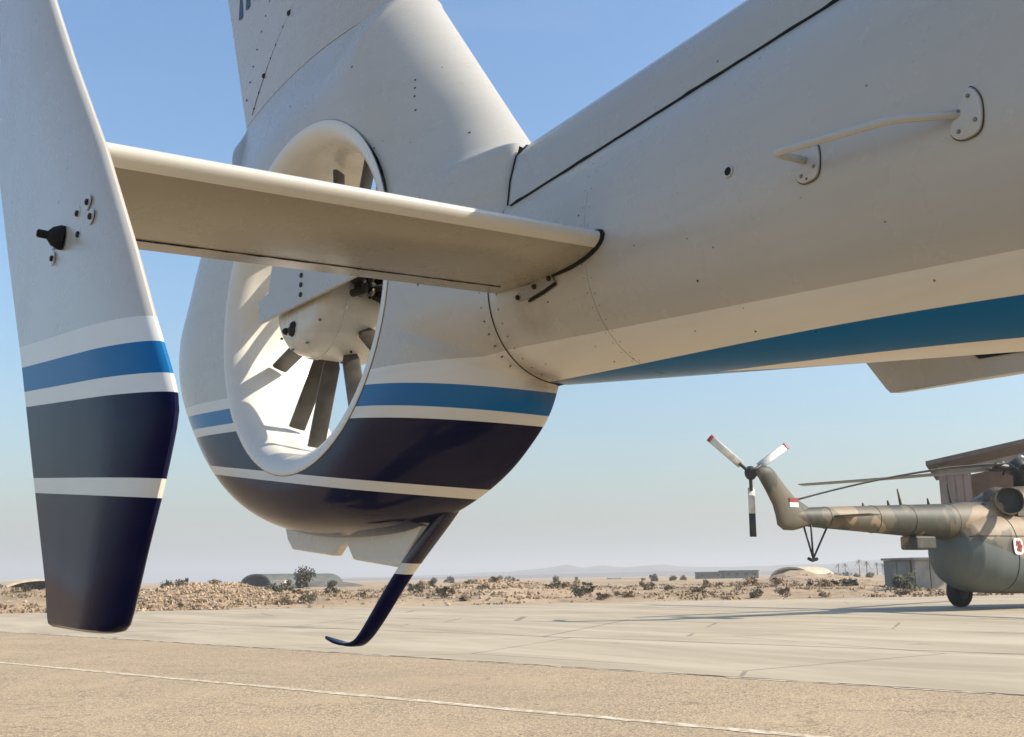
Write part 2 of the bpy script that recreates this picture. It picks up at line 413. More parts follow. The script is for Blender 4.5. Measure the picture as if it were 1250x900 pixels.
def shroud_half(sgn, mb, NR=26):
    n = len(out); base = len(mb.v); vs = []
    for (x, z, te, e) in out:
        ang = math.atan2(z-ZC, x); lx, lz = LIP*math.cos(ang), ZC+LIP*math.sin(ang)
        up = sstep(2.1, 2.8, z)*sstep(-.3, .6, x)
        for k in range(NR+1):
            s = k/NR; s = 1-(1-s)**1.7
            aftk = sstep(-.25, -.95, x)*sstep(2.72, 2.25, z)
            pw = lerp(3.2, 2.3, up); pw = lerp(pw, 1.5, sstep(-.35, -.8, x)*sstep(2.3, 2.65, z)); pw = lerp(pw, 5.0, aftk)
            lowf = sstep(.25, .7, x)*sstep(1.75, 1.5, z)
            gr = 1-(max(0, 1-s**lerp(pw, 2.2, lowf)))**lerp(.5, .74, lowf)
            gs = sstep(0, 1, s)*.55+.45*s*s
            g = e*gr+(1-e)*gs
            tf = TF if sgn < 0 else TP
            te_ = te; y = te_+(tf-te_)*(1-g)
            zz, xx_ = lerp(lz, z, s), lerp(lx, x, s)
            y *= 1-.27*sstep(1.95, 2.35, zz)*sstep(.30, .80, xx_)*(1-s**6 if te > 0 and e < .99 else 1)
            vs.append((lerp(lx, x, s), sgn*y, lerp(lz, z, s)))
    fs = []
    for i in range(n):
        j = (i+1) % n
        for k in range(NR):
            a, b, c, d = i*(NR+1)+k, i*(NR+1)+k+1, j*(NR+1)+k+1, j*(NR+1)+k
            fs.append((a, b, c, d) if sgn < 0 else (d, c, b, a))
    mb.add(vs, fs)
mb = MB(); shroud_half(-1, mb); shroud_half(1, mb)
SHROUD = mb.build('tail_rotor_shroud', M_SHROUD, HELI, True, fix=False)
import bmesh
bm = bmesh.new(); bm.from_mesh(SHROUD.data); bmesh.ops.remove_doubles(bm, verts=bm.verts, dist=.0008); bmesh.ops.recalc_face_normals(bm, faces=bm.faces); bm.to_mesh(SHROUD.data); bm.free(); SHROUD.data.shade_smooth()
# joint ring between boom and shroud, with its row of screws
mb = MB(); mb.tube([boom_pt(X0+.001, a)*1.0+Vector((0, -.0012*math.cos(a), -.0012)) for a in [-math.pi/2+math.pi*.72*i/40 for i in range(41)]], .0013, 5); mb.build('joint_ring', M_DARKHOLE, SHROUD)
for i in range(11):
    for dx, st in ((-.035, 0), (.035, .5)):
        a = -1.45+.155*(i+st)
        if dx < 0 and a < -1.0: continue
        pt = boom_pt(X0+max(dx, 0), a)+Vector((min(dx, 0), 0, 0)); nrm = Vector((0, -math.cos(a), math.sin(a)))
        mb = MB(); mb.lathe([(.0024, -.004), (.0024, .0008), (.0016, .0012)], pt, nrm, 8); mb.build('screw', M_STEEL, SHROUD)

# ---- duct: rolled lip, cylindrical wall, opposite lip
prof = [(.5735, .2375), (.574, .2425)]
for i in range(9):
    a = i/8*math.pi/2; prof.append((.57-.066*math.sin(a), .176+.068*math.cos(a)))
prof += [(.502, .08), (.5, 0)]
prof = prof+[(r, -h+(TF-TP)) for r, h in prof[-3::-1]]
mb = MB(); n = 96
mb.loft([[Vector((r*math.cos(6.283185*k/n), -h, ZC+r*math.sin(6.283185*k/n))) for k in range(n)] for r, h in prof], False)
DUCT = mb.build('duct', M_DUCT, HELI, angle=50, fix=False)
# make the wall face inwards
c0 = DUCT.data.polygons[n*12]; 
if c0.normal.dot(Vector((0, 0, ZC))-Vector((c0.center.x, 0, c0.center.z))+Vector((0,0,0))) < 0 and False: pass
bm = bmesh.new(); bm.from_mesh(DUCT.data)
for f in bm.faces:
    c = f.calc_center_median(); 
    inward = Vector((-c.x, 0, ZC-c.z))
    if -.17 < c.y < .04 and f.normal.dot(inward) < 0: f.normal_flip()
    if not -.17 < c.y < .04 and f.normal.y*c.y < 0: f.normal_flip()
bm.to_mesh(DUCT.data); bm.free()
mb = MB(); mb.tube([(.5755*math.cos(6.283185*k/96), -.2405, ZC+.5755*math.sin(6.283185*k/96)) for k in range(97)], .0011, 5); mb.build('lip_seam', M_STEEL, DUCT)
# ---- gearbox, cover plate, stators and blades
mb = MB(); mb.lathe([(.02, .236), (.13, .234), (.160, .226), (.178, .210), (.187, .19), (.19, .16), (.194, .158), (.194, .148), (.19, .146), (.19, -.02), (.17, -.05)], (0, 0, ZC), (0, -1, 0), 48)
GEAR = mb.build('gearbox', M_GEAR, HELI, angle=35)
for (x, z, r) in ((-.075, -.10, .013), (-.03, -.105, .022), (-.02, -.09, .015)):
    mb = MB(); mb.lathe([(r, 0), (r*.9, .012), (r*.4, .02)], (x, -.228, ZC+z), (0, -1, 0), 9); mb.build('oil_port', M_DARKHOLE, GEAR)
for k in range(4):
    a = R(222+34*k)
    mb = MB(); mb.lathe([(.0042, 0), (.0042, .006), (.0025, .008)], (.17*math.cos(a), -.222, ZC+.17*math.sin(a)), (0, -1, 0), 8); mb.build('bolt', M_STEEL, GEAR)
for k in range(4):
    a = R(-95+30*k)
    mb = MB(); mb.lathe([(.0045, 0), (.0045, .005)], (.19*math.cos(a), -.06-.02*(k % 2), ZC+.19*math.sin(a)), (math.cos(a), 0, math.sin(a)), 8); mb.build('bolt', M_DARKHOLE, GEAR)
# tangle of linkages and hoses on the forward side of the gearbox
mb = MB()
for k in range(60):
    a = R(random.uniform(-8, 24)); r0 = random.uniform(.192, .225); y0 = random.uniform(-.15, .0)
    p = Vector((r0*math.cos(a), y0, ZC+r0*math.sin(a)))
    q = p+Vector((random.uniform(-.01, .03), random.uniform(-.04, .04), random.uniform(-.03, .04)))
    mid = (p+q)/2+Vector((random.uniform(.0, .05), 0, random.uniform(-.03, .03)))
    mb.tube(catmull([p, mid, q], 5), random.uniform(.005, .014), 6)
mb.build('control_linkage', M_DARKHOLE, GEAR, True)
mb = MB()
for k in range(16):
    a = R(random.uniform(-6, 22)); p = Vector((.222*math.cos(a), random.uniform(-.14, -.01), ZC+.222*math.sin(a)))
    mb.lathe([(.009, 0), (.009, .02), (.005, .026)], p, (1, random.uniform(-.5, .5), random.uniform(-.5, .5)), 7)
tag(mb.build('linkage_fittings', M_STEEL, GEAR), kind='stuff')
mb = MB(); cp = [(-.222, 1.866), (-.25, 1.948), (-.168, 1.962), (-.16, 2.01), (-.13, 2.12), (.0, 2.17), (.30, 2.12), (.47, 1.99), (.47, 1.888)]
mb.prism(cp, -.262, -.250); CPL = mb.build('gearbox_cover', M_COVER, HELI)
bv = CPL.modifiers.new('b', 'BEVEL'); bv.width = .003; bv.segments = 2
mb = MB(); mb.prism([(-.10, 1.93), (.3, 1.93), (.3, 2.1), (-.10, 2.1)], -.25, -.2); mb.build('cover_bracket', M_GEAR, CPL)
for z in (1.905, 1.937, 1.968):
    mb = MB(); mb.lathe([(.008, 0), (.008, .003)], (.075, -.2625, z), (0, -1, 0), 12); mb.build('screw', M_DARKHOLE, CPL)
HUB = empty('tail_rotor', (0, 0, ZC)); HUB.parent = HELI
mb = MB(); mb.lathe([(.06, .10), (.15, .085), (.165, .05), (.165, -.02), (.12, -.04), (.05, -.05)], (0, .04, 0), (0, -1, 0), 36)
RH = mb.build('rotor_hub', M_BLADE, HUB, angle=40)
for a in (71, 97, 132, 164, 197, 231, 251, 288, 322, 30):
    mb = MB(); tw = R(24); ca, sa = math.cos(R(a)), math.sin(R(a))
    rad = Vector((ca, 0, sa)); tan = Vector((-sa, 0, ca)); rings = []
    for r, ch in ((.15, .016), (.18, .020), (.21, .029), (.30, .029), (.40, .029), (.486, .029)):
        twr = tw+R(16)*(1-r/.49); c_, s_ = math.cos(twr), math.sin(twr); ring = []
        for k in range(12):
            q = 2*math.pi*k/12; cx, th = ch*sup(math.cos(q), 3), .0065*sup(math.sin(q), 3)*(1.25-.4*math.cos(q))
            ring.append(rad*r+tan*(cx*s_+th*c_)+Vector((0, cx*c_-th*s_-.07, 0)))
        rings.append(ring)
    mb.loft(rings); mb.build('rotor_blade', M_BLADE, HUB, angle=32)
for k in range(10):                          # stator vanes on the port side of the duct
    a = R(17+36*k+(7 if k % 2 else -4)); ca, sa = math.cos(a), math.sin(a)
    rad = Vector((ca, 0, sa)); tan = Vector((-sa, 0, ca)); mb = MB(); rings = []
    for r in (.12, .3, .505):
        rings.append([Vector((0, 0, ZC))+rad*r+tan*(.011*math.sin(2*math.pi*q/10))+Vector((0, .045+.024*math.cos(2*math.pi*q/10), 0)) for q in range(10)])
    mb.loft(rings)
    if k not in (5, 6, 7): mb.build('stator_vane', M_GEAR, HELI, angle=50)
mb = MB(); mb.box((-.24, -.13, ZC+.425), (.05, .07, .05), Matrix.Rotation(R(-30), 3, 'Y')); mb.build('duct_fitting', M_DUCT, DUCT)

# ---- tail fin above the shroud
def fin_chord(z):
    t = (z-2.87)
    return Vector((.414-.737*t, lerp(-1.0, -1.0-.392*t, 1)))
mb = MB(); rings = []
for i in range(14):
    z = lerp(2.866, 3.95, i/13); le, te = fin_chord(z); ring = []
    us = [(k/22)**1.7 for k in range(23)]
    for u in us: ring.append(Vector((lerp(le, te, u), -fin_half(u, z)-.0015, z+lerp(0, .04, u)*(1-i/13))))
    for u in us[::-1][:-1]: ring.append(Vector((lerp(le, te, u), fin_half(u, z)+.0015, z+lerp(0, .04, u)*(1-i/13))))
    rings.append(ring)
mb.loft(rings); FIN = mb.build('tail_fin', M_PLAIN, HELI, angle=40)
def fin_surf(x, z, o=.002):
    le, te = fin_chord(z); u = (x-le)/(te-le); return Vector((x, -fin_half(u, z)-o, z))
# rivet rows, static wicks along the trailing edge
def fin_line(x0, z0, x1, z1, n, r, nm='rivet', m=None):
    for i in range(n):
        t = (i+random.uniform(-.15, .15))/max(1, n-1); x, z = lerp(x0, x1, t), lerp(z0, z1, t)
        mb = MB(); mb.lathe([(r, -.003), (r, .001), (r*.6, .002)], fin_surf(x, z), (0, -1, 0), 8); mb.build(nm, m or M_DARKHOLE, FIN)
fin_line(-.985, 3.02, -.60, 3.45, 9, .0038)
fin_line(-.86, 2.945, -.40, 3.22, 8, .004)
mb = MB(); mb.tube([fin_surf(lerp(-.90, -.20, t/20), lerp(2.922, 3.335, t/20), .0012) for t in range(21)], .0011, 5); mb.build('panel_seam', M_DARKHOLE, FIN)
for (x, z, r) in ((-.73, 3.023, .010), (-.47, 3.176, .011)):
    mb = MB(); mb.lathe([(r, -.003), (r, .004), (r*.5, .008)], fin_surf(x, z), (0, -1, 0), 9); mb.build('latch', M_DARKHOLE, FIN)
for i in range(8):
    z = 2.93+.1*i; te = fin_chord(z)[1]
    mb = MB(); mb.tube([(te+.012, 0, z), (te-.012, 0, z+.004)], .006, 6); mb.build('trailing_edge_clip', M_DARKHOLE, FIN)
# registration letters: only their feet reach into the picture
def letter(ch, x, z, size):
    cu = bpy.data.curves.new('letter', 'FONT'); cu.body = ch; cu.size = size; cu.extrude = .0015; cu.offset = .005; cu.align_x = 'CENTER'
    o = bpy.data.objects.new('letter', cu); dg = bpy.context.evaluated_depsgraph_get()
    COL.objects.link(o); bpy.context.view_layer.update(); me = bpy.data.meshes.new_from_object(o.evaluated_get(bpy.context.evaluated_depsgraph_get()))
    bpy.data.objects.remove(o); o = link('letter', me, M_NAVYP, FIN)
    p = fin_surf(x, z, .004); o.location = p; o.rotation_euler = (R(90), 0, 0)
    return o
letter('Y', -1.075, 3.445, .34); letter('I', -.975, 3.445, .34); letter('.', -.885, 3.445, .34)

# ---- ventral fin with its notch, tail skid
mb = MB(); vp = [(-.50, 1.25), (-.455, 1.16), (-.415, 1.126), (-.112, 1.099), (-.07, 1.132), (-.022, 1.132), (.018, 1.085), (.30, 1.058), (.47, 1.23)]
mb.prism(vp, -.018, .018); VF = mb.build('ventral_fin', M_VENT, HELI); b = VF.modifiers.new('b', 'BEVEL'); b.width = .008; b.segments = 3
path = catmull([(.62, 0, 1.30), (.545, 0, 1.225), (.31, 0, 1.05), (.14, 0, .90), (.07, 0, .845), (.02, 0, .825), (-.06, 0, .822), (-.175, 0, .836)], 6)
mb = MB(); rings = []
for i, q in enumerate(path):
    t = (path[min(i+1, len(path)-1)]-path[max(i-1, 0)]).normalized(); nn = Vector((t.z, 0, -t.x))
    hw = .021 if i < len(path)-5 else lerp(.021, .004, (i-len(path)+5)/4); ht = .023 if i < 16 else lerp(.023, .005, min(1, (i-16)/18))
    rings.append([q+nn*ht*sup(math.cos(2*math.pi*k/16), 3.2)+Vector((0, hw*sup(math.sin(2*math.pi*k/16), 3.2), 0)) for k in range(16)])
mb.loft(rings); mb.build('tail_skid', M_SKID, HELI, angle=50)

# ---- horizontal stabilizer
LT, LRt, CH = Vector((1.463, -1.30, 1.676)), Vector((1.4765, -.20, 1.741)), .42
def foil(u, side):                           # u 0 nose .. 1 tail ; returns z offset
    th = .062*CH/.42
    t = th*(1.4845*math.sqrt(u)-.63*u-1.758*u*u+1.4215*u**3-.518*u**4)
    return (t*.75 if side > 0 else -t*1.15)+.004*math.sin(math.pi*u)
def stab_ring(s, sgn=-1, extra=0):
    le = LT.lerp(LRt, s); r = []
    if sgn > 0: le.z = 1.741+.085*(1-s)
    us = [(k/16)**1.8 for k in range(17)]
    for u in us: r.append(Vector((le.x+extra-(CH+2*extra)*u, sgn*abs(le.y), le.z-.035*u+foil(u, 1)*(1+extra*6))))
    for u in us[::-1][1:-1]: r.append(Vector((le.x+extra-(CH+2*extra)*u, sgn*abs(le.y), le.z-.035*u+foil(u, -1)*(1+extra*6))))
    return r
mb = MB(); mb.loft([stab_ring(i/12) for i in range(13)]); STAB = mb.build('stabilizer', M_STAB_SHADED, HELI, angle=45)
mb = MB(); rows = []
for i in range(13):
    rg = stab_ring(i/12); c_ = Vector((rg[0].x-.02, rg[0].y, rg[0].z)); seq = rg[5:0:-1]+[rg[0]]+rg[:-4:-1]
    rows.append([q+(q-c_).normalized()*.0016 for q in seq])
mb.loft(rows, False, False); mb.build('leading_edge', M_STAB_LIT, STAB, True, fix=False)  # pale strip paints the sunlit nose apart from the shade-dark skin
mb = MB(); mb.loft([stab_ring(i/6, 1) for i in range(7)]); PST = mb.build('stabilizer', M_STAB_SHADED, HELI, angle=45)
# seam along the underside near the trailing edge, root seal, bracket
mb = MB(); pts = []
for i in range(61):
    s = i/60*.93; le = LT.lerp(LRt, s); u = .80
    pts.append(Vector((le.x-CH*u, le.y, le.z-.035*u+foil(u, -1)-.0005)))
mb.tube(pts, [.0012+.0016*random.random() for _ in pts], 5); mb.build('underside_seam', M_DARKHOLE, STAB)
rg = stab_ring(.96); seal = []
for q in rg[4::-1]+rg[:16:-1]:
    if q.x > 1.19: seal.append(Vector((q.x, -boom_y(q.x, q.z)-.003, q.z)))
mb = MB(); mb.tube(seal, [.002+.005*min(1, i/4, (len(seal)-1-i)/4) for i in range(len(seal))], 7); mb.build('root_seal', M_BLACK, STAB)
mb = MB()
rr = [(1.30, 1.676), (1.255, 1.668), (1.20, 1.662), (1.15, 1.665), (1.14, 1.678), (1.19, 1.69), (1.29, 1.70)]
mb.loft([[Vector((x, -boom_y(x, z)-d, z)) for x, z in rr] for d in (-.01, .008)]); BRK = mb.build('root_bracket', M_STAB_SHADED, STAB, angle=40)
for x, z in ((1.285, 1.687), (1.225, 1.682), (1.155, 1.672)):
    mb = MB(); mb.lathe([(.006, -.004), (.006, .004), (.003, .006)], (x, -boom_y(x, z)-.008, z), (0, -1, -.3), 8); mb.build('bolt', M_DARKHOLE, STAB)
mb = MB(); mb.tube([(1.30, -boom_y(1.30, 1.672)-.004, 1.672), (1.25, -boom_y(1.25, 1.664)-.004, 1.663), (1.19, -boom_y(1.19, 1.658)-.004, 1.657)], .0035, 6); mb.build('bracket_gap', M_BLACK, STAB)
mb = MB(); mb.lathe([(.0075, -.004), (.0075, .004), (.004, .007)], (1.458, -.30, 1.724), (.5, -.3, -.8), 10); mb.build('bolt', M_STEEL, STAB)

# ---- end plate
def plate_mesh(outl, yc, sgn, name, mat, th=.021, holder=HELI):
    # outline (x,z); thickness falls to a rounded nose at the leading edge, thin at the trailing edge
    P = [Vector((x, z)) for x, z in outl]; c = sum(P, Vector((0, 0)))/len(P)
    zs = sorted(set([round(min(p.y for p in P)+i*(max(p.y for p in P)-min(p.y for p in P))/70, 5) for i in range(71)]+[round(min(p.y for p in P)+d_, 5) for d_ in (.001, .0025, .004, .006, .008, .011, .015, .02, .026)]))
    rings = []; z_lo, z_hi = min(p.y for p in P)+1e-4, max(p.y for p in P)-1e-4
    zs = sorted(set(min(max(z, z_lo), z_hi) for z in zs))
    for z in zs:
        xs_ = []
        for a, b in zip(P, P[1:]+P[:1]):
            if (a.y-z)*(b.y-z) <= 0 and a.y != b.y: xs_.append(a.x+(b.x-a.x)*(z-a.y)/(b.y-a.y))
        x1, x0 = max(xs_), min(xs_)
        e = min(1, .6+.4*(z-zs[0])/.004, .3+.7*(zs[-1]-z)/.03)
        ring = []; N = 16
        us = [(k/N)**1.9 for k in range(N+1)]
        f = lambda u: th*e*min(1, 3.4*math.sqrt(u)-2.8*u if u < .36 else 1)*lerp(1, .25, max(0, (u-.30)/.70)) if u > 0 else 0
        for u in us: ring.append(Vector((lerp(x1, x0, u), yc-f(u), z)))
        for u in us[::-1][1:-1]: ring.append(Vector((lerp(x1, x0, u), yc+f(u), z)))
        rings.append(ring)
    mb = MB(); mb.loft(rings); return mb.build(name, mat, holder, angle=40)
ol = [(1.516, .978), (1.524, .969), (1.54, .966), (1.77, .966), (1.797, .969), (1.814, .977), (1.824, .990)]
ol += [(1.834, 1.008), (1.863, 1.061), (1.899, 1.122), (1.918, 1.161)]+[(q.x, q.y) for q in catmull([(1.930, 1.190, 0), (1.934, 1.212, 0), (1.924, 1.235, 0), (1.898, 1.268, 0)], 5)]
ol += [(1.848, 1.325), (1.762, 1.431), (1.597, 1.622), (1.39, 1.836), (1.222, 2.02), (1.02, 2.25), (.96, 2.275), (.60, 2.275), (.575, 2.25), (.898, 1.828), (1.078, 1.586), (1.241, 1.374), (1.379, 1.179), (1.492, 1.024)]
EP = plate_mesh(ol, -1.316, -1, 'end_plate', M_PLATE)
mb = MB(); mb.lathe([(.008, 0), (.018, .002), (.018, .008), (.013, .018), (.006, .024), (.006, .036), (.004, .038)], (1.497, -1.334, 1.510), (-.25, -1, .1), 14); mb.build('navigation_light_socket', M_BLACK, EP)
for (x, z) in ((1.607, 1.533), (1.562, 1.529), (1.627, 1.507), (1.575, 1.495), (1.445, 1.492), (1.44, 1.517)):
    mb = MB(); mb.lathe([(.0045, 0), (.0045, .004), (.002, .005)], (x, -1.335, z), (0, -1, 0), 9); b1 = mb.build('bolt', M_DARKHOLE, EP)
    mb = MB(); mb.lathe([(.011, 0), (.011, .0015)], (x, -1.335, z), (0, -1, 0), 12); mb.build('washer', M_PLAIN, EP)
mb = MB(); mb.box((1.455, -1.292, 1.672), (.03, .014, .022)); mb.build('tip_bracket', M_STAB_SHADED, EP)
pol = [(1.108, 1.63), (1.124, 1.613), (1.145, 1.611), (1.64, 1.615), (1.70, 1.66), (1.42, 2.0), (1.15, 2.2), (.75, 2.2), (.80, 2.10), (1.03, 1.74)]
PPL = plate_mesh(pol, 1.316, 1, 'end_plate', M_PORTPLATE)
mb = MB(); mb.prism([(1.415, 1.694), (1.44, 1.672), (1.66, 1.672), (1.64, 1.694)], 1.290, 1.294); mb.build('navy_stripe', M_NAVYP, PPL)

# ---- grab handle on the boom
def boom_n(x, z):
    e = .004
    return Vector((-(boom_y(x+e, z)-boom_y(x-e, z))/(2*e), -1, -(boom_y(x, z+e)-boom_y(x, z-e))/(2*e))).normalized()
hp = []
for (x, z) in ((2.026, 1.714), (2.317, 1.688)):
    nrm = boom_n(x, z); c = Vector((x, -boom_y(x, z), z)); tx = Vector((1, 0, 0)); tx = (tx-nrm*tx.dot(nrm)).normalized(); tz = nrm.cross(tx)
    if tz.z < 0: tz = -tz
    hp.append((c, nrm, tx, tz))
mb = MB(); (c1, n1, t1, u1), (c2, n2, t2, u2) = hp
pb, pc = c1+n1*.076-t1*.004+u1*.002, c2+n2*.060-t2*.080+u2*.012
def arc(a, b, c, r, n=7):                      # rounded corner at b
    p0, p1 = b+(a-b).normalized()*r, b+(c-b).normalized()*r
    return [p0*(1-k/n)**2+b*2*(k/n)*(1-k/n)+p1*(k/n)**2 for k in range(n+1)]
bar = [c1-n1*.008]+arc(c1, pb, pc, .016)+arc(pb, pc, c2, .03, 9)+[c2-n2*.006]
mb.tube(bar, .0066, 12); HB = mb.build('grab_handle', M_HANDLE, HELI, True)
for c, nr, tx, tz in hp:
    poly = [(q.x, q.y) for q in catmull([(-.028, -.028, 0), (-.010, -.042, 0), (.020, -.038, 0), (.031, -.015, 0), (.031, .018, 0), (.016, .040, 0), (.002, .028, 0), (-.022, -.006, 0)], 4, True)]
    mb = MB(); mb.loft([[c+nr*h+tx*a*k*.86+tz*b*k*.86 for a, b in poly] for h, k in ((-.006, 1), (.004, 1), (.0055, .94))]); pl = mb.build('mounting_plate', M_HANDLE, HB, angle=35)
    for a, b in ((.013, .026), (.020, -.018), (-.012, -.028), (-.008, .006)):
        mb = MB(); mb.lathe([(.0032, 0), (.0032, .007), (.0018, .0085)], c+tx*a*.86+tz*b*.86, nr, 8); mb.build('bolt', M_STEEL, HB)
    mb = MB(); e2 = [c+nr*.0005+tx*a*.90+tz*b*.90 for a, b in poly]; mb.tube(e2+[e2[0]], .0007, 5); mb.build('plate_sealant', M_DARKHOLE, HB)
x, z = 1.846, 1.755; c = Vector((x, -boom_y(x, z), z))
mb = MB(); mb.lathe([(.011, -.004), (.011, .0025), (.0085, .003)], c, boom_n(x, z), 14); mb.build('drain_rim', M_PLAIN, BOOM)
mb = MB(); mb.lathe([(.008, 0), (.008, .0035)], c, boom_n(x, z), 12); mb.build('drain_hole', M_BLACK, BOOM)
random.seed(21)
for i in range(20):                                       # scattered screw heads and dents on the boom skin
    x, a = random.uniform(1.08, 2.5), random.uniform(-1.2, .55)
    p = boom_pt(x, a); nrm = boom_n(p.x, p.z); r = random.uniform(.0010, .0024)
    mb = MB(); mb.lathe([(r, -.002), (r, .0006), (r*.6, .001)], p, nrm, 7); mb.build('screw', M_DARKHOLE if random.random() < .6 else M_STEEL, BOOM)
for xx in (1.398, 1.422):
    for k in range(17):
        p = boom_pt(xx, -1.15+.125*k+random.uniform(-.012, .012)); mb = MB(); mb.lathe([(.0015, -.002), (.0015, .0005), (.0009, .0008)], p, boom_n(p.x, p.z), 6); mb.build('rivet', M_STEEL, BOOM)
for xx in (1.41,):                                   # frame seams round the boom
    mb = MB(); mb.tube([boom_pt(xx, a)+Vector((0, 0, -.0003)) for a in [-1.5+.05*i for i in range(38)]], .00045, 4); mb.build('skin_seam', M_STEEL, BOOM)
from mathutils.bvhtree import BVHTree
bvh = BVHTree.FromPolygons([v.co for v in SHROUD.data.vertices], [tuple(q.vertices) for q in SHROUD.data.polygons])
for (x, z) in ((.60, 2.36), (.585, 2.41), (.578, 2.44), (.57, 2.47), (.80, 2.235), (.30, 2.60), (-.2, 2.66), (.45, 2.28), (.70, 2.05), (.72, 1.80)):
    h, nm_, _, _ = bvh.ray_cast(Vector((x, -2, z)), Vector((0, 1, 0)))
    mb = MB(); mb.lathe([(.0035, -.003), (.0035, .0008), (.002, .0012)], h, nm_ if nm_.y < 0 else -nm_, 8); mb.build('screw', M_DARKHOLE, SHROUD)
# landing skids under the cabin
for s in (-1, 1):
    mb = MB(); mb.tube(catmull([(4.6, s*1.0, .10), (5.2, s*1.0, .05), (8.0, s*1.0, .05), (8.6, s*1.0, .12), (8.9, s*1.0, .3)], 5), .045, 12); mb.build('landing_skid', M_NAVYP, HELI, True)
for x in (5.6, 7.6):
    mb = MB(); mb.tube(catmull([(x, -1.0, .06), (x, -.8, .32), (x, -.45, .5), (x, .45, .5), (x, .8, .32), (x, 1.0, .06)], 5), .04, 12); mb.build('cross_tube', M_NAVYP, HELI, True)

# ================================================================== camouflaged transport helicopter
def camo():
    t = NT('camouflage_paint'); z = t.sep()[2]; x = t.sep()[0]
    a = t.noise(.62, 3, .5, dist=.6, vec=t.mapped((1, 1, .8)))
    b = t.noise(.5, 3, .45, dist=.4, vec=t.mapped((1.1, .9, 1), (.4, .2, 1.1)))
    c = t.mix(t.ramp(a, .485, .505), (.040, .039, .024), (.105, .085, .052))
    c = t.mix(t.ramp(b, .56, .575), c, (.25, .175, .10))
    zb = t.math('ADD', t.math('MULTIPLY', t.math('ADD', x, 4.2), -.30), 2.18)       # pale belly, its edge falling towards the nose
    zb = t.math('MAXIMUM', zb, .95); zb = t.math('MINIMUM', zb, 2.28)
    zb = t.math('MULTIPLY', zb, t.math('GREATER_THAN', x, -4.75))
    c = t.mix(t.math('LESS_THAN', z, zb), c, (.092, .112, .103))
    w_ = t.ramp(t.noise(3.5, 6, .65), .45, .8); c = t.mix(t.math('MULTIPLY', w_, .4), c, (.14, .115, .08))
    st = t.ramp(t.noise(2.5, 5, .6, vec=t.mapped((6, 6, .6))), .5, .8); c = t.mix(t.math('MULTIPLY', st, .3), c, (.03, .027, .02))
    return t.set(c, .6, t.noise(1.4, 3), .15, .05)
M_CAMO = camo()
M_HDARK = simple('dark_oily_metal', (.022, .02, .018), .55, .5, 9)
M_RBL = simple('rotor_blade_paint', (.20, .21, .21), .5, .2, 4)
M_TRB = simple('tail_blade_paint', (.52, .51, .47), .5, .2, 6)
M_RED = simple('red_paint', (.26, .035, .025), .5, .2, 6)
M_WPNT = simple('white_paint', (.75, .73, .70), .5, .1, 6)
M_TYRE = simple('tyre_rubber', (.018, .017, .016), .8, .3, 20)
PHI = R(33.8)
MI = empty('camouflage_helicopter', G(17.5, 37.0, 0), GROT*-1+0, None, None)
# nose heading: right*cos + ahead*sin in the camera's ground frame
hd = (G(math.cos(PHI), math.sin(PHI))-G(0, 0)); MI.rotation_euler = (0, 0, math.atan2(hd.y, hd.x))
tag(MI, 'green and tan camouflaged transport helicopter with pale belly parked on the apron', 'helicopter')
def body(x):      # half width, bottom, top, exponent
    tab = [(-4.62, .06, 1.72, 1.95, 2), (-4.55, .42, 1.35, 2.35, 2), (-4.35, .78, 1.02, 2.65, 2.1), (-4.0, 1.02, .78, 2.90, 2.2), (-3.4, 1.18, .60, 3.08, 2.4), (-2.5, 1.27, .52, 3.15, 2.6), (-1, 1.28, .48, 3.15, 2.8), (3.5, 1.28, .48, 3.10, 2.8), (4.6, 1.12, .56, 2.9, 2.5), (5.4, .75, .75, 2.4, 2.2), (5.9, .1, 1.1, 1.5, 2)]
    return [interp([(r[0], r[i]) for r in tab], x) for i in range(1, 5)]
mb = MB(); rings = []
xs = [-4.62+.04*i for i in range(20)]+[-3.8+.2*i for i in range(42)]+[4.6+.1*i for i in range(14)]
for x in xs:
    hw, b, t_, n = body(x); zc, hh = (b+t_)/2, (t_-b)/2
    rings.append([Vector((x, hw*sup(math.cos(2*math.pi*k/40), n), zc+hh*sup(math.sin(2*math.pi*k/40), n))) for k in range(40)])
mb.loft(rings); MBODY = mb.build('fuselage', M_CAMO, MI, True)
def tboom(x):     # centre z, radius
    return interp([(-11.75, 2.83), (-4.4, 2.80), (-2.6, 2.72), (-.5, 2.70)], x), interp([(-11.75, .13), (-11.35, .22), (-10.9, .27), (-4.4, .56), (-3.4, .68), (-1.8, .80), (-.5, .8)], x)
mb = MB(); rings = []
for i in range(46):
    x = -11.75+.25*i; z, r = tboom(x); rings.append([Vector((x, r*math.cos(2*math.pi*k/28), z+r*1.03*math.sin(2*math.pi*k/28))) for k in range(28)])
mb.loft(rings); mb.build('tail_boom', M_CAMO, MI, True)
for x in (-10.2, -8.1, -6.5, -4.4):
    z, r = tboom(x); mb = MB(); mb.tube([Vector((x, (r+.002)*math.cos(2*math.pi*k/36), z+(r*1.03+.002)*math.sin(2*math.pi*k/36))) for k in range(37)], .010, 5); mb.build('boom_seam', M_HDARK, MI)
for zz in (2.32,):
    mb = MB(); pts = []
    for k in range(24):
        x = -4.42+.17*k; hw, b, t_, n = body(x); q_ = abs((zz-(b+t_)/2)/((t_-b)/2))
        if q_ < 1: pts.append(Vector((x, -hw*(1-q_**n)**(1/n)-.004, zz)))
    mb.tube(pts, .012, 5); mb.build('door_seam', M_HDARK, MI)
mb = MB(); pts = []
for k in range(30):
    x = -2.55; hw, b, t_, n = body(x); a = -1.5+.085*k; pts.append(Vector((x, -hw*sup(math.cos(a), n)-.004, (b+t_)/2+(t_-b)/2*sup(math.sin(a), n))))
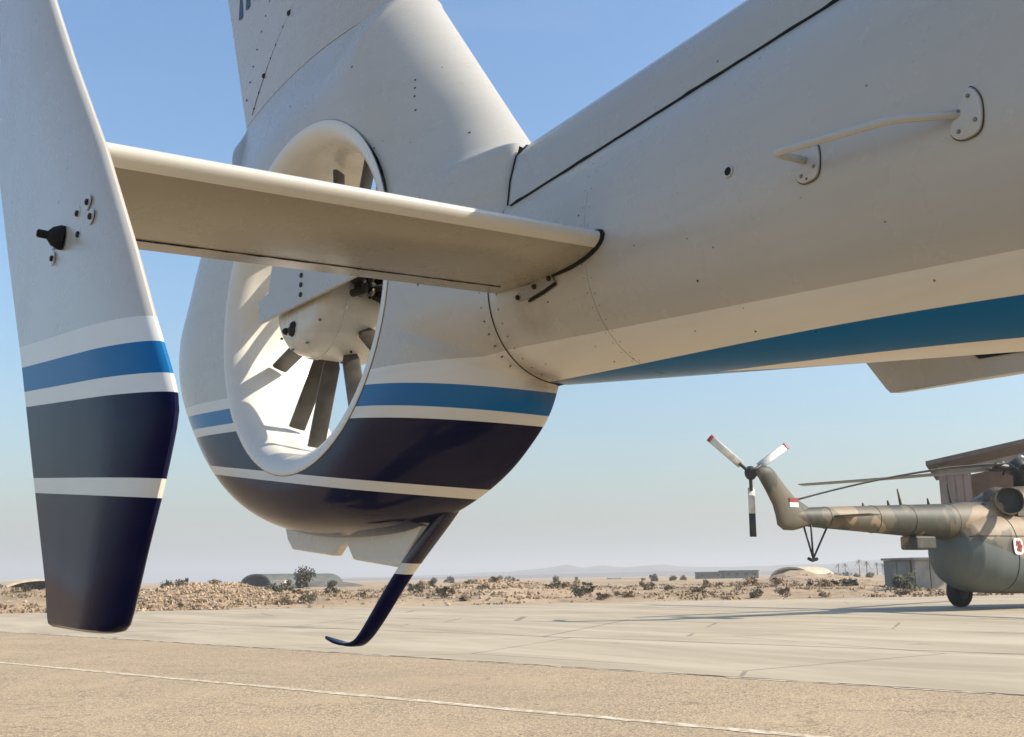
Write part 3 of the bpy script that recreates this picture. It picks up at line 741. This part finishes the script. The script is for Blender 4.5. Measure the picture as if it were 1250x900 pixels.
mb.tube(pts, .010, 5); mb.build('door_seam', M_HDARK, MI)
# swept tail pylon
mb = MB(); rings = []
for i, (x, z, c, th) in enumerate([(-11.0, 2.575, .55, .10), (-11.15, 2.64, .78, .19), (-11.35, 2.78, .80, .2), (-11.58, 3.0, .62, .17), (-11.85, 3.25, .44, .15), (-12.2, 3.65, .36, .14), (-12.5, 4.0, .32, .14), (-12.62, 4.14, .26, .12), (-12.68, 4.2, .1, .05)]):
    rings.append([Vector((x+c*math.cos(2*math.pi*k/20), th*math.sin(2*math.pi*k/20), z+.25*c*math.cos(2*math.pi*k/20))) for k in range(20)])
mb.loft(rings); PYL = mb.build('tail_pylon', M_CAMO, MI, True)
for k, m in enumerate((M_RED, M_WPNT)):
    mb = MB(); mb.box((-11.62, -.165, 3.28-.13*k), (.36, .012, .13)); mb.build('flag_stripe', m, PYL)
# tail rotor on the port side
TRc = Vector((-12.58, .42, 4.07))
mb = MB(); mb.lathe([(.10, -.45), (.12, 0), (.2, .05), (.2, .14), (.12, .2), (.05, .26)], TRc, (0, 1, 0), 16); TRH = mb.build('tail_rotor_hub', M_HDARK, MI, True)
for a in (-91, 29, 149):
    ca, sa = math.cos(R(a)), math.sin(R(a)); rad = Vector((ca, 0, sa)); tn = Vector((-sa, 0, ca))
    def seg(r0, r1, ch, m, nm):
        mb = MB(); rings = []
        for r in (r0, lerp(r0, r1, .5), r1): rings.append([TRc+Vector((0, .1, 0))+rad*r+tn*(ch*math.cos(2*math.pi*q/10)*.86)+Vector((0, (ch*.5 if a != -91 else -ch*.35)*math.cos(2*math.pi*q/10)+.018*math.sin(2*math.pi*q/10), 0)) for q in range(10)])
        mb.loft(rings); return mb.build(nm, m, MI, True)
    mb = MB(); mb.tube([TRc+Vector((0, .1, 0))+rad*.1, TRc+Vector((0, .1, 0))+rad*.5], .05, 8); mb.build('blade_grip', M_HDARK, TRH)
    seg(.42, 1.70 if a != -91 else 1.15, .11, M_TRB, 'tail_rotor_blade'); seg(1.70 if a != -91 else 1.15, 1.8, .11, M_RED if a != -91 else M_HDARK, 'tail_rotor_blade_tip')
# horizontal stabilizers
for s in (-1, 1):
    mb = MB(); mb.loft([[Vector((-9.7+c*math.cos(2*math.pi*k/14), s*y, 2.86+.035*math.sin(2*math.pi*k/14))) for k in range(14)] for y, c in ((.2, .44), (1.35, .32))]); mb.build('stabilizer', M_CAMO, MI, True)
# tail bumper of three struts
mb = MB(); mb.tube([(-10.62, 0, 1.64), (-10.82, 0, 1.60), (-10.98, 0, 1.65)], .05, 8); mb.build('bumper_pad', M_HDARK, MI, True)
for p in ((-10.95, .14, 2.62), (-10.95, -.14, 2.62), (-10.1, 0, 2.55)):
    mb = MB(); mb.tube([p, (-10.78, 0, 1.65)], .028, 8); mb.build('bumper_strut', M_HDARK, MI, True)
# radar box under the boom, aerials on top
mb = MB(); mb.box((-5.9, 0, 2.12), (1.0, .62, .42), None, 1); o = mb.build('radar_box', M_CAMO, MI); b = o.modifiers.new('b', 'BEVEL'); b.width = .07; b.segments = 3
for x, h in ((-8.4, .10), (-7.2, .16), (-6.6, .5), (-5.2, .2), (-4.0, .62)):
    z, r = tboom(x); mb = MB(); mb.tube([(x, 0, z+r-.02), (x-.25*h, 0, z+r+h)], [.05, .022], 8); mb.build('aerial', M_CAMO, MI)
for (x, z) in ((-12.2, 2.93), (-12.3, 3.28)):
    mb = MB(); mb.tube([(x+.5, 0, z), (x, 0, z)], .025, 6); mb.build('tail_light', M_HDARK, MI)
# engine deck, exhausts, intake dome
mb = MB(); rings = []
for x, hw, b, t_ in ((-3.0, .35, 2.7, 3.15), (-2.4, .7, 2.8, 3.55), (-1.4, .86, 2.8, 3.95), (0, .9, 2.8, 4.1), (1.2, .9, 2.8, 3.95), (3.0, .85, 2.8, 3.75), (3.6, .6, 2.9, 3.5)):
    rings.append([Vector((x, hw*sup(math.cos(2*math.pi*k/28), 2.6), (b+t_)/2+(t_-b)/2*sup(math.sin(2*math.pi*k/28), 2.6))) for k in range(28)])
mb.loft(rings); mb.build('engine_cowling', M_CAMO, MI, True)
for s in (-1, 1):
    c = Vector((-2.0 if s < 0 else -.6, s*.72, 3.46)); ax = Vector((-.75, s*.62, .02)).normalized()
    mb = MB(); mb.lathe([(.30, -.5), (.44, -.25), (.46, .2), (.45, .42), (.42, .44), (.40, .40), (.38, .1)], c, ax, 24); EX = mb.build('exhaust_duct', M_CAMO, MI, angle=40)
    mb = MB(); mb.lathe([(.38, .10), (.38, .14), (.1, .16)], c, ax, 24); mb.build('exhaust_mouth', M_HDARK, EX)
mb = MB(); mb.loft([[Vector((-1.9+r*1.25*math.cos(a_), -.30+r*math.sin(a_), 3.62+h)) for a_ in [2*math.pi*k/20 for k in range(20)]] for r, h in ((.42, -.3), (.45, 0), (.38, .2), (.2, .32), (.03, .36))]); mb.build('oil_cooler_fairing', M_CAMO, MI, True)
for x, y, z in ((-1.5, -.84, 3.25), (-1.05, -.9, 3.05), (-.6, -.9, 3.3)):
    mb = MB(); mb.box((x, y, z), (.42, .05, .5)); mb.build('cowling_hatch', M_CAMO, MI)
# rotor head and five drooping blades
mb = MB(); mb.lathe([(.22, 0), (.2, .35), (.34, .4), (.4, .62), (.3, .8), (.12, .95)], (0, 0, 4.1), (0, 0, 1), 20); RHD = mb.build('rotor_head', M_HDARK, MI, True)
for k in range(11):
    a = random.uniform(0, 6.28); p = Vector((.5*math.cos(a), .5*math.sin(a), random.uniform(4.5, 5.0)))
    mb = MB(); mb.tube([p*1, p+Vector((random.uniform(-.3, .3), random.uniform(-.3, .3), random.uniform(-.2, .25)))], random.uniform(.03, .075), 7); mb.build('head_linkage', M_HDARK if k % 3 else M_TRB, RHD)
HEAD = MI.rotation_euler.z
def blade(az, ztip, m, L=10.4):
    # az: azimuth in the camera ground frame (0 = right, 90 = ahead), degrees
    g_ = G(math.cos(R(az)), math.sin(R(az)))-G(0, 0); a = math.atan2(g_.y, g_.x)-HEAD
    rad = Vector((math.cos(a), math.sin(a), 0)); tn = Vector((-math.sin(a), math.cos(a), 0)); mb = MB(); rings = []
    for i in range(15):
        t = i/14; r = lerp(.95, L, t); z = 4.78+(ztip-4.78)*t**1.55; ch = .26 if t < .985 else .2
        rings.append([rad*r+tn*(ch*math.cos(2*math.pi*q/10))+Vector((0, 0, z+.03*math.sin(2*math.pi*q/10)+.03*math.cos(2*math.pi*q/10))) for q in range(10)])
    mb.loft(rings); mb.build('rotor_blade', m, MI, True)
    mb = MB(); mb.tube([rad*.3+Vector((0, 0, 4.72)), rad*1.1+Vector((0, 0, 4.78))], .10, 8); mb.build('blade_root', M_HDARK, MI)
blade(119.5, 4.98, M_RBL); blade(206, 3.32, M_HDARK); blade(277, 3.6, M_RBL); blade(349, 3.6, M_RBL); blade(55, 3.6, M_RBL)
# wheels
def wheel(x, y, r, wdt):
    mb = MB(); h = wdt/2
    mb.lathe([(r*.5, -h*.8), (r*.86, -h), (r*.97, -h*.7), (r, 0), (r*.97, h*.7), (r*.86, h), (r*.5, h*.8)], (x, y, r), (0, 1, 0), 28); wl = mb.build('main_wheel', M_TYRE, MI, True)
    mb = MB(); mb.lathe([(r*.5, -h*.85), (r*.3, -h*.9), (r*.3, h*.9), (r*.5, h*.85)], (x, y, r), (0, 1, 0), 20); mb.build('wheel_rim', M_HDARK, wl)
    for q in ((x+.5, y*.45, .95), (x-.5, y*.5, .9), (x, y*.58, 1.9)):
        mb = MB(); mb.tube([(x, y*.93, r), q], .06, 8); mb.build('gear_strut', M_CAMO, MI)
wheel(-.75, 2.2, .54, .42); wheel(-.75, -2.2, .54, .42); wheel(3.7, .2, .32, .2); wheel(3.7, -.2, .32, .2)
# red flower-like emblem on a white disc on the starboard flank
def flank(x, z):
    hw, b, t_, n = body(x); zc, hh = (b+t_)/2, (t_-b)/2
    return -hw*(1-abs((z-zc)/hh)**n)**(1/n)
ex, ez = -2.55, 1.99
mb = MB(); mb.loft([[Vector((ex+  .26*sup(math.cos(q), 3.5), flank(ex, ez+  .26*sup(math.sin(q), 3.5))-d, ez+  .26*sup(math.sin(q), 3.5))) for q in [2*math.pi*k/28 for k in range(28)]] for d in (.004, .012)]); EM = mb.build('emblem_panel', M_WPNT, MI)
for k in range(6):
    a = 2*math.pi*k/6; x, z = ex+.13*math.cos(a), ez+.13*math.sin(a)
    mb = MB(); mb.lathe([(.075, .012), (.07, .018)], (x, flank(x, z), z), (0, -1, 0), 10); mb.build('emblem_petal', M_RED, EM)
mb = MB(); mb.lathe([(.06, .013), (.055, .02)], (ex, flank(ex, ez), ez), (0, -1, 0), 10); mb.build('emblem_centre', M_RED, EM)

# ================================================================== background
random.seed(5)
from mathutils import noise as mn
def terr(lat, dep):
    """height of the rough ground beyond the apron"""
    d = dep-far_edge(lat)
    if d < 0: return -.02
    px = 625+lat/dep*FPX
    e = sstep(0, 6, d)
    h = .12+.30*mn.fractal(Vector((lat*.09, dep*.09, 3)), 1, 2, 4)+.16*mn.fractal(Vector((lat*.5, dep*.5, 7)), 1, 2, 3)
    bank = .62*math.exp(-((px-250)/95)**2)*math.exp(-((d-13)/9)**2)*(1+.5*mn.noise(Vector((lat*.35, dep*.35, 1))))
    bank += .75*math.exp(-((px-590)/75)**2)*math.exp(-((d-20)/12)**2)
    bank += .7*math.exp(-((px-20)/70)**2)*math.exp(-((d-15)/10)**2)
    bank += .85*math.exp(-((px-985)/60)**2)*math.exp(-((d-70)/20)**2)
    return e*max(-.01, h+bank+.1)
mb = MB(); NL, ND = 300, 90
grid = []
for j in range(ND):
    for i in range(NL):
        dd = 130*(j/(ND-1))**1.7-.4
        t = i/(NL-1); dep0 = 50+dd; lat = lerp(-.62, .62, t)*(dep0+8)
        dep = far_edge(lat)+dd
        grid.append(G(lat, dep, terr(lat, dep) if j < ND-1 else -.05))
mb.add(grid, [(j*NL+i, j*NL+i+1, (j+1)*NL+i+1, (j+1)*NL+i) for j in range(ND-1) for i in range(NL-1)])
ob = mb.build('dirt_bank', M_DIRT, None, True); tag(ob, kind='structure')
# rubble on the banks: too many and too small to count
M_STONE = simple('rubble_stone', (.38, .265, .165), .95, .45, 3)
mb = MB()
def rock(c, r):
    ns = []
    for q in ((1, 0, 0), (-1, 0, 0), (0, 1, 0), (0, -1, 0), (0, 0, 1), (0, 0, -1)):
        ns.append(c+Vector(q)*r*random.uniform(.55, 1.25)+Vector((random.uniform(-.3, .3), random.uniform(-.3, .3), 0))*r)
    mb.add(ns, [(0, 2, 4), (2, 1, 4), (1, 3, 4), (3, 0, 4), (2, 0, 5), (1, 2, 5), (3, 1, 5), (0, 3, 5)])
for k in range(3600):
    if k < 2000: px, d = random.gauss(250, 60), random.gauss(11, 5)
    elif k < 2700: px, d = random.gauss(590, 60), random.gauss(18, 7)
    else: px, d = random.uniform(-60, 1300), random.uniform(.5, 40)
    dep = 50+d; lat = PX(px, dep); dep = far_edge(lat)+max(.3, d)
    lat = PX(px, dep); r = random.uniform(.03, .13)*(1.5 if random.random() < .08 else 1)
    rock(G(lat, dep, terr(lat, dep)+r*.3), r)
tag(mb.build('rubble', M_STONE), 'loose tan stones scattered over the dirt banks', 'rubble', kind='stuff')

def leaf_mat(name, a, b):
    t = NT(name); c = t.mix(t.ramp(t.noise(2.2, 5, .6), .35, .65), a, b)
    t.set(c, .85); return t.m
M_DRY = leaf_mat('dry_scrub', (.17, .125, .07), (.32, .235, .14))
M_OLIVE = leaf_mat('dusty_olive_leaves', (.065, .062, .036), (.125, .115, .068))
M_BARK = simple('grey_bark', (.12, .095, .07), .9, .3, 10)
def crown_mesh(name, mat, n, rx, rz, size, lobes=6, up=0):
    mb = MB(); L = [(Vector((random.uniform(-.6, .6)*rx, random.uniform(-.6, .6)*rx, random.uniform(.25, 1)*rz)), random.uniform(.3, .55)) for _ in range(lobes)]
    for _ in range(n):
        c, k = random.choice(L); d = Vector((random.gauss(0, 1), random.gauss(0, 1), random.gauss(0, 1))).normalized()*random.random()**.45*k
        p = c+Vector((d.x*rx, d.y*rx, d.z*rz*.8)); p.z = max(.02, p.z)
        a = Vector((random.gauss(0, 1), random.gauss(0, 1), random.gauss(0, 1))).normalized(); b = a.orthogonal().normalized(); s_ = size*random.uniform(.6, 1.4)
        mb.add([p+a*s_, p+b*s_*.5, p-a*s_, p-b*s_*.5], [(0, 1, 2, 3)])
    me = bpy.data.meshes.new(name); me.from_pydata(mb.v, [], mb.f); me.materials.append(mat); me.update(); return me
def stem_mesh(name, h, r, nb, spread):
    mb = MB(); mb.tube([(0, 0, -.1), (.05*h, 0, h*.5), (.02*h, .03*h, h*.85)], [r, r*.75, r*.35], 7)
    for k in range(nb):
        a = random.uniform(0, 6.28); z = random.uniform(.3, .7)*h
        mb.tube([(.03*h, 0, z), (spread*.5*math.cos(a), spread*.5*math.sin(a), z+.2*h), (spread*math.cos(a), spread*math.sin(a), z+.33*h)], [r*.5, r*.35, r*.15], 5)
    me = bpy.data.meshes.new(name); me.from_pydata(mb.v, [], mb.f); me.materials.append(M_BARK); me.update(); return me
SHM = [crown_mesh('foliage', M_DRY if k < 4 else M_OLIVE, 260, .75, .62, .10, 5) for k in range(6)]
SST = stem_mesh('stem', .4, .03, 5, .4)
def plant(nm, cm, sm, loc, sc, label, cat, group, part=('crown', 'trunk')):
    e = empty(nm, loc, random.uniform(0, 6.28), label, cat, group); e.scale = (sc, sc, sc*random.uniform(.85, 1.2))
    c = bpy.data.objects.new(part[0], cm); COL.objects.link(c); c.parent = e
    q = bpy.data.objects.new(part[1], sm); COL.objects.link(q); q.parent = e
    return e
def shrub_label(px, d, k):
    tone = 'dry brown shrub' if not (k % 3 and k % 6 > 3) else 'dark olive shrub'
    row = 'close to the apron edge' if d < 8 else ('half way back' if d < 24 else 'far back on the plain')
    where = ('left of the striped end plate' if px < 70 else 'hidden near the end plate' if px < 165 else 'around the rubble bank' if px < 345 else 'under the ventral fin' if px < 500 else 'right of the tail skid' if px < 640 else
             'left of the green buildings' if px < 845 else 'before the green buildings' if px < 930 else 'below the camouflaged tail boom' if px < 1080 else 'near the concrete hut')
    return tone+' '+where+', '+row
for k in range(120):
    px, d = random.uniform(-30, 1285), 1.5+46*random.random()**1.4
    dep = 52+d; lat = PX(px, dep); dep = far_edge(lat)+d; lat = PX(px, dep)
    plant('desert_shrub', SHM[k % 6 if k % 3 else k % 4], SST, G(lat, dep, terr(lat, dep)-.04), random.uniform(.28, .72)*(1+d/90), shrub_label(px, d, k), 'shrub', 'dry shrubs beyond the apron', ('foliage', 'stem'))
# low dry tufts covering the rough ground: nobody could count them
mb = MB()
for k in range(4600):
    px, d = random.uniform(-60, 1310), .6+62*random.random()**1.25
    dep = 52+d; lat = PX(px, dep); dep = far_edge(lat)+d; lat = PX(px, dep)
    if mn.noise(Vector((lat*.13, dep*.22, 4.5)))+.10*random.random() < -.02: continue
    o3 = G(lat, dep, terr(lat, dep)-.02); h = random.uniform(.05, .20)
    for b_ in range(9):
        a = random.uniform(0, 6.28); w3 = Vector((math.cos(a), math.sin(a), 0))
        q = o3+Vector((random.gauss(0, .18), random.gauss(0, .18), 0)); l_ = Vector((random.gauss(0, .5), random.gauss(0, .5), 1))*h*random.uniform(.5, 1.2)
        mb.add([q-w3*.05, q+w3*.05, q+l_+w3*.03, q+l_*.6-w3*.06], [(0, 1, 2, 3)])
tag(mb.build('dry_scrub', leaf_mat('scrub_tufts', (.21, .15, .085), (.36, .265, .16)), fix=False), 'low dry scrub covering the rough ground beyond the apron', 'scrub', kind='stuff')
# trees
TC = [crown_mesh('crown', M_OLIVE, 900, 1.5, 2.3, .17, 9) for _ in range(4)]
TS = stem_mesh('trunk', 2.6, .14, 7, 1.1)
for px, py, dep, sc, lab in ((371, 690, 120, .92, 'tallest dusty green tree rising behind the low dark mounds'), (206, 708, 105, .60, 'dusty green tree beside the striped end plate, left of a pair'), (222, 711, 108, .45, 'smaller dusty green tree beside the pair left of the rubble bank'),
                         (405, 704, 125, .50, 'small round tree right of the tallest tree'), (183, 714, 104, .38, 'low tree close to the edge of the striped end plate'), (352, 705, 122, .36, 'little tree left of the tallest tree'),
                         (526, 708, 110, .34, 'small dark tree right of the tail skid'), (614, 709, 118, .32, 'small dark tree on the sandy bank right of the tail skid'), (268, 712, 110, .35, 'small tree on top of the rubble bank')):
    z0 = PZ(px, py, dep)-sc*3.3
    k = random.randrange(4); plant('olive_tree', TC[k], TS, G(PX(px, dep), dep, max(-.3, z0)), sc, lab, 'tree', 'dusty trees beyond the apron')
# palms far behind
PM = MB()
for k in range(22):
    a = 6.283*k/22+random.uniform(-.1, .1); el = random.uniform(-.5, .9); prev = None
    for j in range(6):
        t = j/5; r = 2.6*t; c = Vector((math.cos(a)*r*math.cos(el), math.sin(a)*r*math.cos(el), math.sin(el)*r-1.5*t*t)); wv = Vector((-math.sin(a), math.cos(a), 0))*.24*(1-t*.85)
        if prev: PM.add([prev[0]-prev[1], prev[0]+prev[1], c+wv+Vector((0, 0, .05)), c-wv], [(0, 1, 2, 3)])
        prev = (c, wv)
PC = bpy.data.meshes.new('crown'); PC.from_pydata(PM.v, [], PM.f); PC.materials.append(M_OLIVE); PC.update()
mb = MB(); mb.tube([(0, 0, -7), (.1, 0, -3.5), (0, 0, 0)], [.28, .2, .18], 8)
PTm = bpy.data.meshes.new('trunk'); PTm.from_pydata(mb.v, [], mb.f); PTm.materials.append(M_BARK); PTm.update()
for k, px in enumerate((1038, 1047, 1059, 1066, 1077, 1088, 1096, 1021, 1013)):
    dep = random.uniform(420, 560); e = plant('palm_tree', PC, PTm, G(PX(px, dep), dep, random.uniform(4.2, 6.6)), random.uniform(.8, 1.1), 'distant hazy palm tree under the camouflaged tail boom', 'tree', 'distant palms behind the apron')
# a few far trees reading as single dark dots along the plain
for k in range(26):
    px = random.choice((random.uniform(640, 850), random.uniform(1000, 1110), random.uniform(480, 640)))
    dep = random.uniform(180, 420); plant('far_tree', TC[k % 4], TS, G(PX(px, dep), dep, -.6), random.uniform(.4, .9), 'small distant tree on the hazy plain '+('behind the tail skid' if px < 640 else 'left of the green buildings' if px < 850 else 'near the palms'), 'tree', 'distant trees on the plain')

# ---- shelters, sheds and walls
M_TAN = simple('sand_coloured_concrete', (.52, .42, .29), .9, .18, .8, .3)
M_GREYC = simple('grey_concrete', (.27, .25, .21), .9, .2, .9, .3)
M_GREEN = simple('green_grey_sheet', (.10, .105, .085), .8, .25, .6)
M_INT = simple('dark_interior', (.02, .018, .015), .9, .3, 1)
M_PALE = simple('pale_plaster', (.66, .61, .52), .85, .12, .7)
M_PINK = simple('dusty_pink_cladding', (.24, .185, .16), .8, .2, .8)
def arch(px0, px1, pytop, dep, mat, label, length=22, mouth=True, rot=0, flat=1.0, group=None):
    pc = (px0+px1)/2; wd = (px1-px0)/FPX*dep; h = PZ(pc, pytop, dep)+.3
    e = empty('aircraft_shelter', G(PX(pc, dep), dep, -.3), math.atan2(*reversed((G(1, 0)-G(0, 0)).xy))+rot, label, 'shelter', group)
    sec = [(wd/2*math.cos(math.pi*k/24), h*sup(math.sin(math.pi*k/24), 2/flat if flat < 1 else 2)) for k in range(25)]
    inn = [(x*.90, z*.88) for x, z in sec]
    mb = MB(); n = 25
    for Y in (0, length):
        pass
    mb.loft([[Vector((x, 0, z)) for x, z in sec], [Vector((x, length, z)) for x, z in sec]], False, False)
    mb.loft([[Vector((x, length*.97, z)) for x, z in inn], [Vector((x, 0, z)) for x, z in inn]], False, False)
    mb.loft([[Vector((x, 0, z)) for x, z in inn], [Vector((x, 0, z)) for x, z in sec]], False, False)
    mb.add([Vector((x, length, z)) for x, z in sec], [tuple(range(25))])
    mb.build('vault', mat, e, angle=50)
    mb = MB(); mb.add([Vector((x, length*.35, z)) for x, z in inn], [tuple(range(25))]); mb.build('mouth_shade_sheet', M_INT, e)  # dark sheet painted as the shade inside the vault
    return e
arch(8, 108, 707, 150, M_TAN, 'tan arched aircraft shelter half hidden behind the striped end plate', 26, rot=R(35))
arch(283, 345, 701, 210, M_GREEN, 'dark grey tent-like shelter left of the tallest tree', 18, rot=R(-40), flat=.75)
arch(925, 985, 692.5, 230, M_TAN, 'sand coloured arched shelter with dark mouth below the camouflaged tail rotor', 9, rot=R(-48), flat=.85)
# low earth mounds
def mound(px0, px1, pytop, dep, mat, label, seed):
    pc = (px0+px1)/2; wd = (px1-px0)/FPX*dep; h = PZ(pc, pytop, dep); e = G(PX(pc, dep), dep, -.2)
    mb = MB(); n = 26
    for j in range(n):
        for i in range(n):
            x, y = 2*i/(n-1)-1, 2*j/(n-1)-1; r = math.hypot(x, y)
            z = (h+.2)*max(0, 1-r*r)**.8*(1+.22*mn.noise(Vector((x*3, y*3, seed))))*(1 if r < 1 else 0)
            mb.v.append((x*wd/2, y*wd*.35, z))
    mb.add([], []); mb.f = [(j*n+i, j*n+i+1, (j+1)*n+i+1, (j+1)*n+i) for j in range(n-1) for i in range(n-1)]; mb.mi = [0]*len(mb.f)
    o = mb.build('earth_mound', mat, None, True); o.location = e; o.rotation_euler = (0, 0, math.atan2(*reversed((G(1, 0)-G(0, 0)).xy))); tag(o, label, 'mound', 'earth mounds beyond the apron')
mound(338, 455, 710, 170, simple('dark_gravel_mound', (.13, .115, .09), .95, .3, .9, .4), 'long low dark grey mound under the ventral fin', 2)
mound(925, 1000, 697, 215, M_DIRT, 'brown earth mound in front of the sand coloured shelter', 5)
mound(540, 640, 706, 160, M_DIRT, 'sandy mound right of the tail skid', 8)
def block(nm, px0, px1, pytop, dep, depth, mat, label, cat, roof=None, group=None, wins=0, rot=0):
    pc = (px0+px1)/2; wd = (px1-px0)/FPX*dep; h = PZ(pc, pytop, dep)
    e = empty(nm, G(PX(pc, dep), dep, 0), math.atan2(*reversed((G(1, 0)-G(0, 0)).xy))+rot, label, cat, group)
    mb = MB(); mb.box((0, depth/2, h/2-.1), (wd, depth, h+.2)); o = mb.build('wall', mat, e)
    mb = MB(); mb.box((0, depth/2, h+.06), (wd*1.04+.2, depth+.4, .14)); mb.build('roof', roof or mat, e)
    for k in range(wins):
        x = lerp(-wd*.38, wd*.38, k/max(1, wins-1)); mb = MB(); mb.box((x, -.02, h*.55), (wd*.1, .06, h*.3)); mb.build('window', M_INT, e)
    return e
block('flat_roofed_building', 846, 872, 699, 330, 8, M_GREEN, 'dark green flat building, left one of the pair on the plain', 'building', None, None, 2)
block('flat_roofed_building', 876, 917, 697, 335, 9, M_GREEN, 'longer dark green flat building, right one of the pair on the plain', 'building', None, None, 4)
block('white_building', 737, 753, 705.5, 420, 7, M_PALE, 'tiny white building on the plain, left of two', 'building', None, None, 2)
block('white_building', 757, 776, 706.5, 430, 7, M_PALE, 'tiny white building on the plain, right of two', 'building', None, None, 2)
block('white_building', 1012, 1030, 699.5, 400, 8, M_PALE, 'tiny pale building just right of the sand coloured shelter', 'building', None, None, 2)
block('white_building', 337, 349, 709, 200, 5, M_PALE, 'tiny pale hut beside the dark tent-like shelter', 'hut', None, None, 1)
# concrete hut of upright slabs behind the camouflaged fuselage
dep = 70; hut = empty('concrete_hut', G(PX(1122, dep), dep, 0), math.atan2(*reversed((G(1, 0)-G(0, 0)).xy))+R(24), 'grey concrete hut of upright slabs behind the pale belly of the camouflaged helicopter', 'hut')
hh = PZ(1122, 684, dep)
for k in range(2):
    mb = MB(); mb.box((-.72+1.3*k, 0, hh/2), (1.22, .22, hh)); o = mb.build('wall_slab', M_GREYC, hut)
for k in range(2):
    mb = MB(); mb.box((-1.22, .9+1.2*k, hh/2), (.2, 1.14, hh-.02)); mb.build('wall_slab', M_GREYC, hut)
mb = MB(); mb.box((-.1, 1.2, hh+.07), (2.9, 2.9, .14)); mb.build('roof_slab', M_GREYC, hut)
dk = plant('dark_bush', crown_mesh('foliage', M_OLIVE, 900, .85, .85, .09, 9), SST, G(PX(1090, 66), 66, 0), 1.0, 'dark round bush left of the concrete hut', 'bush', None, ('foliage', 'stem'))
# hangar behind the rotor head
dep = 72; hz = empty('hangar', G(PX(1143, dep), dep, 0), math.atan2(*reversed((G(1, 0)-G(0, 0)).xy))+R(-24), 'tall open hangar with sloping roof behind the camouflaged helicopter', 'hangar')
ht = PZ(1143, 572, dep)
mb = MB(); mb.box((1.0, .15, ht/2), (2.0, .3, ht)); mb.build('front_pier', M_PINK, hz)
for k in range(4):
    mb = MB(); mb.box((.25+.5*k, -.02, ht/2), (.42, .06, ht-.3)); mb.build('cladding_panel', M_PINK, hz)
mb = MB(); mb.prism([(0, 0), (0, ht), (13, ht+2.2), (13, 0)], 11.7, 12.0); mb.build('rear_wall', M_PINK, hz)
mb = MB(); mb.prism([(0, 0.0), (0, ht-.05), (.3, ht-.05), (.3, 0)], .32, 11.68); mb.build('side_wall', M_PINK, hz)
mb = MB(); mb.prism([(-.7, ht+.02), (-.7, ht+.30), (13.4, ht+2.9), (13.4, ht+2.62)], -1.0, 12.4); mb.build('roof', simple('rusty_roof_sheet', (.12, .10, .085), .8, .3, 1.2), hz)
mb = MB(); mb.prism([(2.02, ht-.3), (2.02, ht), (13, ht+2.1), (13, ht+1.2)], .05, .25); mb.build('fascia_beam', M_GREYC, hz)

# ---- hills at the horizon
M_HILL = simple('bare_hill_rock', (.17, .125, .095), .95, .25, .004)
def ridge(name, dep, prof, seed, rough):
    mb = MB(); n = 220; rows = 7; px0, px1 = prof[0][0], prof[-1][0]
    for j in range(rows):
        for i in range(n):
            px = lerp(px0, px1, i/(n-1)); y = interp(prof, px); top = max(0, PZ(px, y, dep))
            t = j/(rows-1); d = dep*(.86+.14*min(1, t*1.6)) if t < .65 else dep*(1+.2*(t-.65))
            p = sstep(0, .62, t) if t <= .62 else 1-sstep(.62, 1, t)
            nz = mn.fractal(Vector((px*.02, t*2.2, seed)), 1, 2, 5)*rough*top
            mb.v.append(tuple(G(PX(px, dep)*d/dep, d, max(-1, top*p+nz*p*(1.1-p)+(nz*.22 if p > .9 else 0)))))
    mb.f = [(j*n+i, j*n+i+1, (j+1)*n+i+1, (j+1)*n+i) for j in range(rows-1) for i in range(n-1)]; mb.mi = [0]*len(mb.f)
    tag(mb.build(name, M_HILL, None, True), kind='structure')
ridge('hills', 2700, [(300, 707), (480, 704), (560, 701), (620, 697), (660, 694), (690, 689.5), (705, 692), (725, 690), (760, 692), (800, 689), (840, 693), (880, 692), (930, 691), (960, 688), (1000, 690), (1040, 684), (1075, 682), (1110, 684), (1180, 680), (1300, 684), (1500, 682)], 3, .35)
ridge('hills', 1700, [(380, 708), (600, 703), (700, 700), (780, 698), (860, 697), (960, 697), (1060, 693), (1180, 692), (1400, 688)], 9, .3)

# ---- desert haze: one closed box of even, thin air
mb = MB(); c = G(0, 0, 0)
mb.box((c.x, c.y, 44), (14600, 14600, 90)); HZM = bpy.data.materials.new('haze'); HZM.use_nodes = True
t = HZM.node_tree; t.nodes.remove(t.nodes['Principled BSDF']); pv = t.nodes.new('ShaderNodeVolumePrincipled')
pv.inputs['Density'].default_value = 5.5e-4; pv.inputs['Color'].default_value = (.97, .95, .93, 1); pv.inputs['Anisotropy'].default_value = .1
t.links.new(pv.outputs[0], t.nodes['Material Output'].inputs['Volume'])
hz_ = mb.build('haze', HZM); tag(hz_, 'pale desert haze over the plain', 'haze', kind='stuff')
HZM.cycles.homogeneous_volume = True
